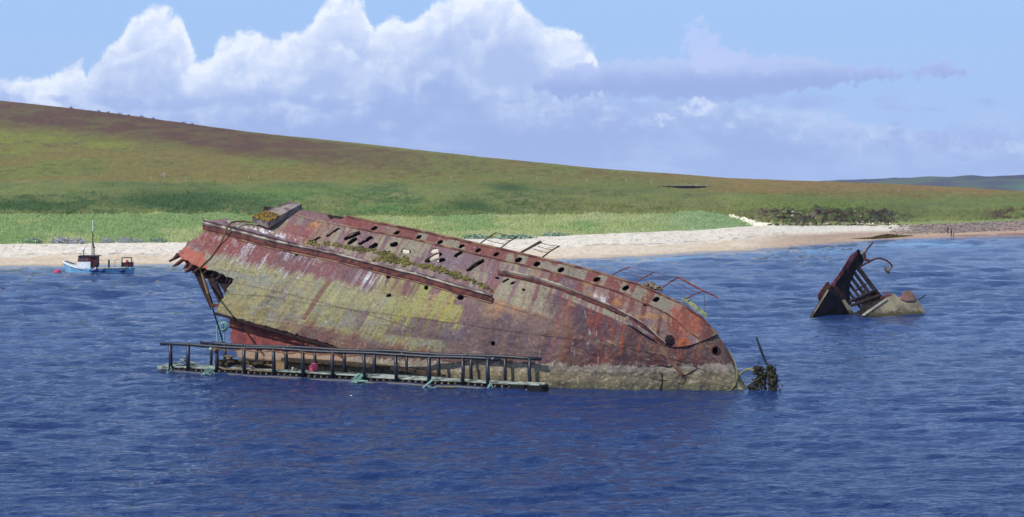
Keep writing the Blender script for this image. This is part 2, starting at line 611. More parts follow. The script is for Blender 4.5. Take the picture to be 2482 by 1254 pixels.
cliff = smooth_line([(-1300, 0), (1760, 0), (1850, 1), (2120, 1), (2230, .25), (2482, .5), (3000, .2)], w=41)
DS = lambda p: gD(yS(p))
DT = lambda p: DS(p) + np.interp(p, [0, 1700, 1900, 2482], [40, 44, 38, 46])
DB = lambda p: DT(p) + 34 * (1 - cliff(p)) + 3.0 * cliff(p)
DC = lambda p: DB(p) + 24 * (1 - cliff(p)) + 9 * cliff(p)
yC = lambda p: (yB(p) + 1.5) * (1 - cliff(p)) + (yB(p) - 36) * cliff(p)
DK = lambda p: DC(p) + np.interp(p, [0, 1700, 2000, 2482], [85, 85, 70, 90])
DH = lambda p: DK(p) + np.interp(p, [-1300, 0, 800, 1600, 2100, 2482, 3800], [600, 520, 440, 340, 240, 170, 120])


def terrain_grid():
    tx = np.concatenate([np.arange(-1250, -60, 14), np.arange(-60, 2545, 3.4), np.arange(2545, 3750, 14)])
    knots = [(lambda p: yS(p) + 34, lambda p: DS(p) - 45, 4, 'S'), (yS, DS, 5, 'u'), (yT, DT, 44, 'b'), (yB, DB, 46, 'g'), (yC, DC, 22, 'c'), (yK, DK, 58, 'k'), (yH, DH, 90, 'h')]
    ys, Ds, seg, fr = [], [], [], []
    for i in range(1, len(knots)):
        y0, D0 = knots[i - 1][0](tx), knots[i - 1][1](tx)
        y1, D1 = knots[i][0](tx), knots[i][1](tx)
        n = knots[i][2]
        for k in range(n):
            f = k / n
            ys.append(y0 + (y1 - y0) * f)
            Ds.append(D0 + (D1 - D0) * f)
            seg.append(i)
            fr.append(f)
    ys.append(yH(tx)); Ds.append(DH(tx)); seg.append(6); fr.append(1.0)
    y_, D_ = np.array(ys), np.array(Ds)
    P = at(tx[None, :], y_, D_)
    first = 5
    P[:first, :, 2] = np.minimum(P[:first, :, 2], -.05) - np.linspace(2.5, 0, first)[:, None]
    # fall away behind the crest
    ex = []
    for k, (dd, dz) in enumerate(((25, -.6), (80, -5), (220, -22), (600, -70))):
        q = at(tx, yH(tx), DH(tx))
        q = q * (1 + dd / DH(tx))[:, None]
        q[:, 2] = P[-1, :, 2] + dz
        ex.append(q)
    P2 = np.concatenate([P, np.array(ex)], 0)
    px = np.broadcast_to(tx[None, :], y_.shape)
    return tx, px, y_, D_, P2, np.array(seg), np.array(fr)


TX, TPX, TY, TD, TP, TSEG, TFR = terrain_grid()
NR = TY.shape[0]
segc = TSEG[:, None] * np.ones_like(TPX)
frc = TFR[:, None] * np.ones_like(TPX)
# relief
X_, Y_ = TP[:NR, :, 0], TP[:NR, :, 1]
amp = np.zeros_like(TPX)
amp += (segc == 2) * .12 * np.clip(frc * 3, 0, 1)
amp += (segc == 3) * np.minimum(1, frc * 4 + .3) * .8
amp += (segc == 4) * 1.3
amp += (segc == 5) * (1.6 * (1 - frc) + .5 * frc)
amp += (segc == 6) * .55 * (1 - ss(frc, .97, 1.0) * .6)
rel = (fbm(X_ / 9, Y_ / 9, 5, 3) - .5) * amp * 1.3 + (fbm(X_ / 2.2, Y_ / 2.2, 3, 8) - .5) * amp * .5
rel += ((fbm(X_ / 3.0, Y_ / 4.0, 4, 31) - .5) * 2.6 * cliff(TPX) * ((segc == 4) * 1.0))
TP[:NR, :, 2] += rel
# low shelf of shingle
TP[:NR, :, 2] += (segc == 2) * .25 * np.exp(-((frc - .62) / .05) ** 2) * (TPX < 1900)


def mixc(base, col, m):
    return base * (1 - m[..., None]) + np.array(col)[None, None, :] * m[..., None] if base.ndim == 3 else base * (1 - m[:, None]) + np.array(col)[None, :] * m[:, None]


def terrain_color(px, y, seg, fr):
    wx = px + 40 * (fbm(px / 90, y / 14, 3, 40) - .5)
    wy = y + 16 * (fbm(px / 70, y / 10, 4, 41) - .5)
    n1 = fbm(px / 60, y / 7, 5, 42)
    n2 = fbm(px / 18, y / 3.2, 4, 43)
    n3 = fbm(px / 160, y / 22, 4, 44)
    n4 = fbm(px / 5, y / 1.6, 3, 45)
    n1, n2, n3 = (np.clip((k - .5) * 1.7 + .5, 0, 1) for k in (n1, n2, n3))
    base = np.zeros(px.shape + (3,)) + np.array(bc(128, 130, 74))
    mx = lambda c_, m_: mixc(base, bc(*c_), np.clip(m_, 0, 1))
    # hill: olive with orange-brown and green streaks
    base = mx((134, 122, 74), ss(n3, .45, .75) * .6)
    base = mx((124, 134, 70), ss(n1, .48, .64) * .75)
    base = mx((104, 96, 66), ss(n2, .55, .8) * .55)
    # yellow green field high on the left
    f = ss(wy, 298, 325) * (1 - ss(wy, 365, 405)) * (1 - ss(wx, 520, 980))
    base = mx((138, 140, 66), f * ss(n1, .25, .6) * .8)
    f2 = ss(wy, 350, 375) * (1 - ss(wy, 430, 455)) * (1 - ss(wx, 500, 1100))
    base = mx((138, 122, 76), f2 * .8 * ss(n3, .35, .55) * .85)
    # heather near the skyline
    top = wy - yH(px)
    h = (1 - ss(top, 38, 78)) * (1 - ss(wx, 620, 1250))
    base = mx((104, 78, 70), h * (.65 + .35 * ss(n1, .35, .55)))
    base = mx((118, 84, 68), h * ss(n2, .5, .65) * .5)
    rim = (1 - ss(y - yH(px), 2, 7)) * ss(px, 450, 900)
    base = mx((134, 136, 70), rim * .8)
    base = mx((126, 104, 70), (1 - ss(top, 4, 55)) * ss(wx, 900, 1300) * ss(n1, .42, .6) * .7)
    # right: orange brown shoulder and green slope
    g = ss(wx, 1650, 1900) * ss(wy, 470, 492)
    base = mx((112, 132, 76), g * .8)
    base = mx((148, 122, 82), ss(wx, 1450, 1750) * (1 - ss(wy, 458, 478)) * (.45 + .5 * n1))
    # lower hill turning green towards the terrace
    lg = ss(wy, 425, 452) * (1 - ss(wx, 1500, 1900))
    base = mx((118, 128, 74), lg * (.5 + .5 * ss(n1, .35, .6)))
    base = mx((150, 136, 88), ss(wy, 428, 438) * (1 - ss(wy, 440, 452)) * (1 - ss(px, 900, 1500)) * ss(n2, .4, .6) * .6)
    # terrace shrubs: mottled dark green bank
    isb = ((seg == 5) | (seg == 4)).astype(float)
    bk = isb * (1 - cliff(px) * .5) * np.clip((1.02 - fr) * 1.8 + 1.2 * (n3 - .5), 0, 1)
    base = mx((124, 134, 80), bk * .8)
    base = mx((84, 106, 64), bk * ss(n3 + .25 * n1, .50, .72) * .95)
    base = mx((70, 96, 50), bk * ss(n1 + .3 * n2, .68, .86) * .85)
    base = mx((140, 138, 92), bk * ss(n2 + .4 * (n1 - .5), .45, .70) * .65)
    base = mx((112, 110, 66), bk * ss(wx, 1150, 1400) * .5)
    d1 = np.exp(-((wx - 430) / 190) ** 2 - ((wy - 487) / 26) ** 2) + np.exp(-((wx - 60) / 130) ** 2 - ((wy - 498) / 17) ** 2) + .9 * np.exp(-((wx - 1130) / 70) ** 2 - ((wy - 500) / 18) ** 2) + .9 * np.exp(-((wx - 1240) / 50) ** 2 - ((wy - 455) / 8) ** 2)
    base = mx((62, 88, 50), np.clip(d1 * 1.3, 0, 1) * .9 * (seg != 3) * (seg != 2))
    d2 = np.exp(-((wx - 950) / 120) ** 2 - ((wy - 508) / 12) ** 2) + np.exp(-((wx - 700) / 130) ** 2 - ((wy - 470) / 14) ** 2) + np.exp(-((wx - 2020) / 60) ** 2 - ((wy - 500) / 14) ** 2)
    base = mx((92, 126, 66), np.clip(d2, 0, 1) * .7 * (seg != 3) * (seg != 2))
    rf = cliff(px) * isb * (px > 1700)
    base = mx((108, 118, 62), rf * ss(wy, 470, 490) * .6)
    # cliff of dark rock
    rk = cliff(px) * ((seg == 4) | ((seg == 5) & (fr < .12))) * ss(wy, 505, 517) * (px < 2250)
    base = mx((92, 76, 60), rk * ss(n1 + n3, .45, .85) * .95)
    base = mx((58, 46, 44), rk * ss(n2 + .4 * n1, .5, .75) * .9)
    base = mx((150, 140, 118), rk * ss(n4, .62, .72) * .7)
    base = mx((98, 108, 60), rk * ss(n1, .55, .66) * .8)
    rk2 = np.clip(np.exp(-((wx - 2475) / 70) ** 2 - ((wy - 520) / 14) ** 2) * 1.6, 0, 1) * isb
    base = mx((80, 64, 54), rk2 * ss(n2, .38, .55))
    # light dune grass
    g3 = (seg == 3).astype(float)
    base = mx((144, 152, 98), g3)
    base = mx((152, 158, 112), g3 * ss(n1, .42, .6) * .8)
    base = mx((116, 140, 88), g3 * ss(n3 + .2 * n2, .52, .70) * .85)
    base = mx((112, 142, 104), g3 * ss(px, 1500, 1720) * .6 * (px < 1850))
    base = mx((112, 120, 72), g3 * (px > 1850) * .5)
    # beach
    b2 = ((seg == 2) | (seg == 1)).astype(float)
    base = mx((218, 202, 178), b2)
    base = mx((206, 182, 156), b2 * ss(n1, .45, .65) * .6)
    left = 1 - ss(px, 1750, 1950)
    sh = ss(fr + (n1 - .5) * .2, .44, .50) * b2 * (seg == 2)
    base = mx((228, 218, 200), sh * (.25 + .75 * left))
    base = mx((186, 170, 160), sh * ss(n4 * .6 + n2 * .5, .62, .80) * .6)
    ln = np.exp(-((fr - .50 + (n1 - .5) * .1) / .018) ** 2) * (seg == 2) * left
    base = mx((150, 136, 128), ln * ss(n2, .42, .55) * .8)
    wet = (1 - ss(fr + (n1 - .5) * .2, .03, .10)) * b2
    base = mx((190, 168, 142), wet * .8)
    # pinkish wet flat to the right
    rr = ss(wx, 1780, 2000) * b2
    base = mx((176, 148, 128), rr * (1 - ss(fr, .45, .62)) * .9)
    base = mx((200, 172, 146), rr * ss(n1, .5, .62) * (1 - ss(fr, .2, .4)) * .5)
    base = mx((230, 220, 202), ss(wx, 1800, 1900) * (1 - ss(wx, 2180, 2290)) * (seg == 2) * ss(fr, .60, .68) * .9)
    r4 = ss(wx, 2130, 2260) * (seg == 2)
    base = mx((162, 146, 134), r4 * ss(fr, .3, .42))
    base = mx((112, 100, 100), r4 * ss(n4, .5, .64) * ss(fr, .3, .42) * .85)
    base = mx((186, 150, 134), r4 * ss(n2, .55, .66) * ss(px, 2350, 2450) * .7)
    base = mx((128, 92, 72), ss(px, 2150, 2250) * (seg == 2) * (1 - ss(fr, .08, .2)) * ss(n1, .4, .55) * .8)
    # slip of white sand down the dune edge
    for (a, b_, w_) in (((1772, 524), (1830, 545), 3.5), ((1830, 545), (1880, 548), 4), ((2085, 538), (2112, 547), 5), ((2128, 540), (2170, 546), 2.5)):
        base = mx((236, 226, 206), (seg_dist(px, y, a, b_) < w_ * (1.2 - .6 * n2)).astype(float))
    return base * (0.84 + .32 * n4[..., None]) * np.where(seg == 6, .80 + .42 * fbm(px / 9, y / 2.4, 4, 49), 1.0)[..., None] * np.where(seg == 6, 1.0, np.where(seg == 5, 1.10, np.where(seg == 3, 1.28, 1.22)))[..., None] * np.where(seg[..., None] == 6, np.array([1, .99, .86]), 1.0)


tcol = terrain_color(TPX, TY, segc, frc)
tcol = np.concatenate([tcol, np.repeat(tcol[-1:], 4, 0)], 0)
nr, ncol = TP.shape[:2]
idx = np.arange(nr * ncol).reshape(nr, ncol)
F = np.stack([idx[:-1, :-1], idx[:-1, 1:], idx[1:, 1:], idx[1:, :-1]], -1).reshape(-1, 4)
M['terrain'] = mat_pigment('hillside_ground', .95, .9, .8, .35, .22, 1.6, .1)
tag(make_mesh('hillside', TP, F, M['terrain'], colors=tcol.reshape(-1, 3), smooth=True), kind='structure')


def terr_D(px, y):
    """distance of the terrain seen at (px, y) above the beach"""
    ys = np.array([float(f(px)) for f in (yS, yT, yB, yC, yK, yH)])
    Ds = np.array([float(f(px)) for f in (DS, DT, DB, DC, DK, DH)])
    for k in range(len(ys) - 1):
        if ys[k] >= y >= ys[k + 1]:
            return Ds[k] + (Ds[k + 1] - Ds[k]) * (ys[k] - y) / (ys[k] - ys[k + 1] + 1e-9)
    return Ds[-1]


def ground_z(x, yd):
    """height of the built terrain at a world point"""
    px, _ = project(np.array([x, yd, 0.0]))
    a = x / yd
    j = int(np.argmin(np.abs(TP[60, :, 0] / TP[60, :, 1] - a)))
    return float(np.interp(yd, TP[:NR, j, 1], TP[:NR, j, 2]))


# far hills across the water
yF = smooth_line([(-1300, 470), (1900, 446), (1990, 439), (2080, 434), (2180, 431), (2300, 428), (2482, 425), (2900, 420), (3800, 432)], w=41)
fx = np.arange(1700, 3800, 12)
rows = []
rc = []
for k in range(26):
    f = k / 25
    D = 2100 + 900 * f
    yy = 466 + (yF(fx) - 466) * f ** .9
    P = at(fx, yy, D * np.ones_like(fx))
    P[:, 2] += (fbm(fx / 50, f * 9 + 0 * fx, 4, 61) - .5) * 6
    if k == 0: P[:, 2] = -3
    rows.append(P)
    q = fbm(fx / 90, f * 7 + 0 * fx, 4, 62)
    cc = np.zeros((len(fx), 3)) + np.array(bc(96, 110, 96))
    cc = mixc(cc, bc(84, 88, 108), ss(q, .45, .55))
    cc = mixc(cc, bc(96, 132, 112), ss(fx, 2420, 2520) * (f < .45) * 1.0)
    cc = mixc(cc, bc(78, 76, 96), ss(fx, 2250, 2420) * (f > .75) * 1.0)
    rc.append(cc)
q = rows[-1].copy(); q[:, 1] += 400; q[:, 2] -= 60
rows.append(q); rc.append(rc[-1])
TPf = np.array(rows)
i2 = np.arange(TPf.shape[0] * TPf.shape[1]).reshape(TPf.shape[:2])
Ff = np.stack([i2[:-1, :-1], i2[:-1, 1:], i2[1:, 1:], i2[1:, :-1]], -1).reshape(-1, 4)
M['far'] = mat_pigment('far_hill_ground', .95, .05, .3, 2, .1, .02, .1)
tag(make_mesh('hills', TPf, Ff, M['far'], colors=np.array(rc).reshape(-1, 3), smooth=True), kind='structure')

# ------------------------------------------------------------------ water
WAVE = .48
ang = np.concatenate([np.linspace(-1.2, -.42, 12), (np.arange(-400, 2880, 3.6) - 1241) / 4000, np.linspace(.43, 1.2, 12)])
dd = np.concatenate([[4, 20, 40, 46], gD(np.arange(1340, 556, -1.35)), [600, 1000, 2000, 3800]])
A, DD = np.meshgrid(ang, dd)
WX = A * DD
# real wind chop: crests run across the view, slightly slanted
cell = np.clip(2.3 * DD * DD / 47200 * 1.35, .8, 1.9)
qd = np.concatenate([[0], np.cumsum(np.diff(dd) / (.5 * (cell[1:, 0] + cell[:-1, 0])))])
Q = np.interp(DD - .12 * WX, dd, qd)
cx = WX / cell
h1 = fbm(cx / 3.3, Q, 3, 201, .55) - .5
h3 = .5 - np.abs(2 * fbm(cx / 4.6 + 3, Q / 1.3, 2, 221, .5) - 1)
h2 = fbm(cx / 5.5 + 7, Q / 3.1 + 3, 3, 211, .5) - .5
hh = (h1 * .85 + h2 * .5 + h3 * .34) * cell * WAVE
hh *= .62 + .76 * fbm(WX / 16, DD / 26, 2, 231)
hh *= ((DD > 47) & (DD < 340) & (np.abs(A) < .415)) * np.clip((DD - 47) / 6, 0, 1)
hh *= np.clip((DS(np.clip(1241 + 4000 * A, -1250, 3750)) - DD) / 34, .12, 1) * (1 + .35 * ss(DD, 110, 170))
WP = np.stack([WX, DD, hh], -1)
_sl = np.diff(hh[:, 460]) / np.diff(dd)
0 and print('wave slope', float(np.std(_sl[30:300])), float(np.std(_sl[400:570])))
wpx = 1241 + 4000 * A
off = DS(np.clip(wpx, -1250, 3750)) - DD
wpy = 440 + 47200 / DD
nz = fbm(A * 60, DD / 9, 4, 71)
sh = np.clip(1 - off / (5 + 12 * nz), 0, 1) * ((wpx > -100) & (wpx < 3000))
tq = (np.exp(-((wpx - 1560) / 190) ** 2 - ((wpy - (633 - (wpx - 1560) * .045)) / 4.5) ** 2)
      + .9 * np.exp(-((wpx - 1900) / 170) ** 2 - ((wpy - 612) / 5) ** 2)
      + 1.0 * np.exp(-((wpx - 2230) / 130) ** 2 - ((wpy - 596) / 7) ** 2))
sh = np.clip(np.maximum(sh * .8, tq * ss(nz, .2, .5)), 0, 1)
wi = np.arange(A.size).reshape(A.shape)
FWt = np.stack([wi[:-1, :-1], wi[:-1, 1:], wi[1:, 1:], wi[1:, :-1]], -1).reshape(-1, 4)
mw, t, b = mat_base('sea_water')
NV.nt = t
g = t.nodes.new('ShaderNodeNewGeometry')
sx = t.nodes.new('ShaderNodeSeparateXYZ')
t.links.new(g.outputs['Position'], sx.inputs[0])
wx_, wy_ = NV(sx.outputs[0]), NV(sx.outputs[1])
a_ = t.nodes.new('ShaderNodeAttribute'); a_.attribute_name = 'shallow'
# wind ripples: crests lie across the view, slightly slanted
rx = wx_ * .97 + wy_ * .10
ry = wy_ * .97 - wx_ * .10
n_a = n_noise(rx * .36, ry * 1.0, .95, 6, .6, 0.0, .8)
n_b = n_noise(rx * .5, ry * 1.0, .33, 3, .5, 4.0, .3)
n_c = n_noise(rx * .15, ry * .5, .08, 3, .5, 8.0)
hgt = n_noise(rx * .5, ry, 2.6, 5, .6, 0.0, .6)
bp = t.nodes.new('ShaderNodeBump')
bp.inputs['Strength'].default_value = 1.0
bp.inputs['Distance'].default_value = .24
t.links.new(hgt.s, bp.inputs['Height'])
t.links.new(bp.outputs[0], b.inputs['Normal'])
deep = n_mix(n_step(n_c, .3, .7), bc(32, 55, 106), bc(39, 64, 118))
colw = n_mix(NV(a_.outputs['Fac']), deep, bc(104, 154, 196))
t.links.new(colw.s, b.inputs['Base Color'])
b.inputs['Roughness'].default_value = .06
b.inputs['IOR'].default_value = 1.33
b.inputs['Specular IOR Level'].default_value = .5
M['water'] = mw
tag(make_mesh('water', WP, FWt, mw, smooth=True, attrs={'shallow': sh}), kind='structure')

# ------------------------------------------------------------------ vegetation (uncountable)
def tufts(name, n, pick, colfn, hmin, hmax, wid, seed, spread=.5, blades=5, pig=None):
    r = np.random.default_rng(seed)
    rowsel, colsel = pick(r, n)
    P = TP[rowsel, colsel] + np.stack([r.normal(0, .5, n), r.normal(0, .5, n), -.03 * np.ones(n)], -1)
    C = colfn(TPX[rowsel, colsel], TY[rowsel, colsel], r)
    h = r.uniform(hmin, hmax, n)
    VV, CC = [], []
    for k in range(blades):
        an = r.uniform(0, 2 * math.pi, n)
        off = np.stack([np.cos(an), np.sin(an), 0 * an], -1) * (r.uniform(0, spread, n) * h)[:, None]
        sd = np.stack([np.cos(an + 1.2), np.sin(an + 1.2) * .4, 0 * an], -1) * (wid * h * r.uniform(.6, 1.3, n))[:, None]
        base = P + off * .4
        tip = P + off * 1.6 + np.stack([.15 * h, .35 * h, h * r.uniform(.6, 1.1, n)], -1)
        VV += [base - sd, base + sd, tip]
        f = r.uniform(.75, 1.2, n)[:, None]
        CC += [C * f] * 3
    VV = np.array(VV).reshape(blades, 3, n, 3).transpose(2, 0, 1, 3).reshape(-1, 3)
    CC = np.array(CC).reshape(blades, 3, n, 3).transpose(2, 0, 1, 3).reshape(-1, 3)
    Fc = np.arange(len(VV)).reshape(-1, 3)
    o = make_mesh(name, VV, Fc, pig or M['leaf'], colors=CC)
    return tag(o, kind='stuff')


M['leaf'] = mat_pigment('grass_blades', .9, 6, .2, .02, .15, 2, .1)
vis = np.where((TX > -150) & (TX < 2640))[0]


def picker(segs, f0=0.0, f1=1.0, prob=None):
    rr_ = np.where(np.isin(TSEG, segs) & (TFR >= f0) & (TFR <= f1))[0]

    def p(r, n):
        a = r.choice(rr_, n * 14)
        b_ = r.choice(vis, n * 14)
        if prob is not None:
            k = r.uniform(0, 1, n * 14) < prob(TPX[a, b_], TY[a, b_])
            a, b_ = a[k], b_[k]
        k = np.arange(n) % len(a)
        return a[k], b_[k]
    return p


def c_local(px, y, r, f=1.0, segv=3):
    n = len(px)
    sg = np.full((n, 1), segv)
    fr = np.full((n, 1), .5)
    c1 = terrain_color(px[:, None], y[:, None], sg, fr)[:, 0]
    return c1 * f * r.uniform(.8, 1.25, n)[:, None]


tufts('dune_grass', 17000, picker([3], 0.0, 1.0, lambda x, y: np.where(x > 1860, .15, 1)), lambda x, y, r: c_local(x, y, r, 1.3, 3), .2, .5, .2, 11)
tufts('rough_grass', 13000, picker([4, 5], 0, 1, lambda x, y: np.where((x > 1830) & (x < 2230) & (y > 506), .06, 1) * ss((y - yK(x)) / (yC(x) - yK(x)), 0, .9)), lambda x, y, r: c_local(x, y, r, 1.3, 5), .2, .6, .26, 12)
tufts('moor_grass', 5000, picker([6], 0, .6), lambda x, y, r: c_local(x, y, r, 1.25, 6), .15, .4, .4, 13)

# pale stones strewn on the upper beach and shingle, too many to count
def stones(name, n, pick, cols, smin, smax, seed, zfac=.6):
    r = np.random.default_rng(seed)
    a, b_ = pick(r, n)
    P = TP[a, b_] + np.stack([r.normal(0, .6, n), r.normal(0, .5, n), 0 * np.ones(n)], -1)
    s = r.uniform(0, 1, n) ** 2 * (smax - smin) + smin
    oc = np.array([(1, 0, 0), (0, 1, 0), (-1, 0, 0), (0, -1, 0), (0, 0, 1), (0, 0, -1), (.7, .7, .55), (-.7, -.7, .5)])
    Fo = np.array([(0, 6, 4), (6, 1, 4), (1, 2, 4), (2, 7, 4), (7, 3, 4), (3, 0, 4), (1, 6, 5), (6, 0, 5), (2, 1, 5), (7, 2, 5), (3, 7, 5), (0, 3, 5)])
    j = r.uniform(.7, 1.3, (n, 8, 3))
    VV = P[:, None, :] + oc[None] * j * s[:, None, None] * np.array([1.2, 1, zfac])
    cc = np.array(cols)[r.integers(0, len(cols), n)] * r.uniform(.8, 1.15, (n, 1))
    CC = np.repeat(cc[:, None, :], 8, 1).reshape(-1, 3)
    Fs = (Fo[None] + (np.arange(n) * 8)[:, None, None]).reshape(-1, 3)
    return tag(make_mesh(name, VV.reshape(-1, 3), Fs, M['stone'], colors=CC), kind='stuff')


M['stone'] = mat_pigment('loose_stone', .95, 4, .4, .05, .2, 3, .1)
stones('pebbles', 1300, picker([2], .5, .98, lambda x, y: np.where(x < 1900, 1, .25)), [bc(236, 226, 212, .9), bc(220, 206, 190, .9), bc(200, 184, 170)], .05, .2, 21, .35)
stones('shingle', 3000, picker([2], .3, 1.0, lambda x, y: ss(x, 2120, 2250)), [bc(168, 156, 150), bc(140, 126, 122), bc(190, 166, 150), bc(120, 108, 102)], .10, .38, 22, .45)
stones('rubble', 420, picker([3, 4], 0, .8, lambda x, y: ss(x, 1840, 1890) * (1 - ss(x, 2150, 2220))), [bc(110, 96, 80), bc(84, 70, 64), bc(130, 118, 90), bc(186, 176, 150), bc(100, 104, 70)], .15, .5, 23, .7)

# ------------------------------------------------------------------ the big wreck
TOP = [(380, 470), (500, 482), (600, 492), (700, 505), (790, 517), (850, 525), (1000, 556), (1200, 600), (1350, 635), (1450, 660), (1550, 690), (1650, 735), (1700, 770), (1740, 812), (1760, 840), (1780, 878), (1791, 905), (1802, 928), (1816, 950)]
topf = smooth_line(TOP, 300, 1900, 9)
W_ = [(300, 872), (400, 882), (585, 893), (700, 900), (800, 908), (900, 917), (1000, 925), (1150, 936), (1300, 944), (1500, 950), (1700, 951), (1780, 951), (1816, 950.5), (1900, 950)]
Wf = smooth_line(W_, 300, 1900, 41)
C1f = smooth_line([(300, 480), (650, 500), (760, 534), (800, 541), (900, 561), (1000, 579), (1066, 593), (1190, 625), (1350, 662), (1420, 683), (1497, 707), (1560, 735), (1617, 760), (1648, 785), (1683, 813), (1701, 829), (1740, 862), (1800, 940)], 300, 1900, 21)
L1 = [(493, 547), (577, 568), (660, 590), (743, 607), (826, 624), (909, 646), (970, 662), (1004, 669), (1107, 698), (1195, 722)]
L1f = smooth_line([(300, 490), (400, 520)] + L1 + [(1350, 775), (1500, 838), (1620, 895), (1800, 945)], 300, 1900, 15)
S2f = smooth_line([(400, 640), (545, 680), (720, 718), (900, 765), (1100, 830), (1200, 862), (1350, 900), (1800, 950)], 300, 1900, 15)
LIPf = smooth_line([(400, 725), (520, 757), (600, 779), (700, 807), (800, 836), (1000, 884), (1300, 915), (1600, 932), (1800, 945)], 300, 1900, 15)
L2 = [(1207, 660), (1260, 670), (1315, 684), (1370, 702), (1418, 722), (1480, 746), (1543, 777), (1578, 802), (1613, 832)]
Af = smooth_line([(300, 1), (1000, 1), (1200, .86), (1400, .68), (1600, .42), (1740, .22), (1816, .03), (1900, .03)], 300, 1900, 41)
_t = np.linspace(-.2, 1.05, 400)
_g = np.interp(_t, [-.2, 0, .1, .2, .35, .45, .6, .7, .8, .9, 1, 1.05], [.6, 0, -.1, -.2, -.3, -.2, .35, 1.1, 2.4, 4.3, 6.5, 7.6])
_k = np.ones(25) / 25
_g = np.convolve(np.pad(_g, 12, mode='edge'), _k, 'valid')


def hullD(px, y):
    w, tp = Wf(px), topf(px)
    t_ = (w - y) / np.maximum(w - tp, 1.0)
    return gD(w) + .75 + Af(px) * np.interp(t_, _t, _g)


def hull_pt(px, y, out=0.0):
    """point on the shell, moved out along its normal"""
    D = hullD(np.asarray(px, float), np.asarray(y, float))
    P = at(px, y, D)
    if out:
        e = 3.0
        A_ = at(np.asarray(px) + e, y, hullD(np.asarray(px) + e, y)) - at(np.asarray(px) - e, y, hullD(np.asarray(px) - e, y))
        B_ = at(px, np.asarray(y) - e, hullD(px, np.asarray(y) - e)) - at(px, np.asarray(y) + e, hullD(px, np.asarray(y) + e))
        n = np.cross(A_, B_)
        n /= np.linalg.norm(n, axis=-1, keepdims=True)
        n = np.where(n[..., 1:2] > 0, -n, n)
        P = P + n * out
    return P


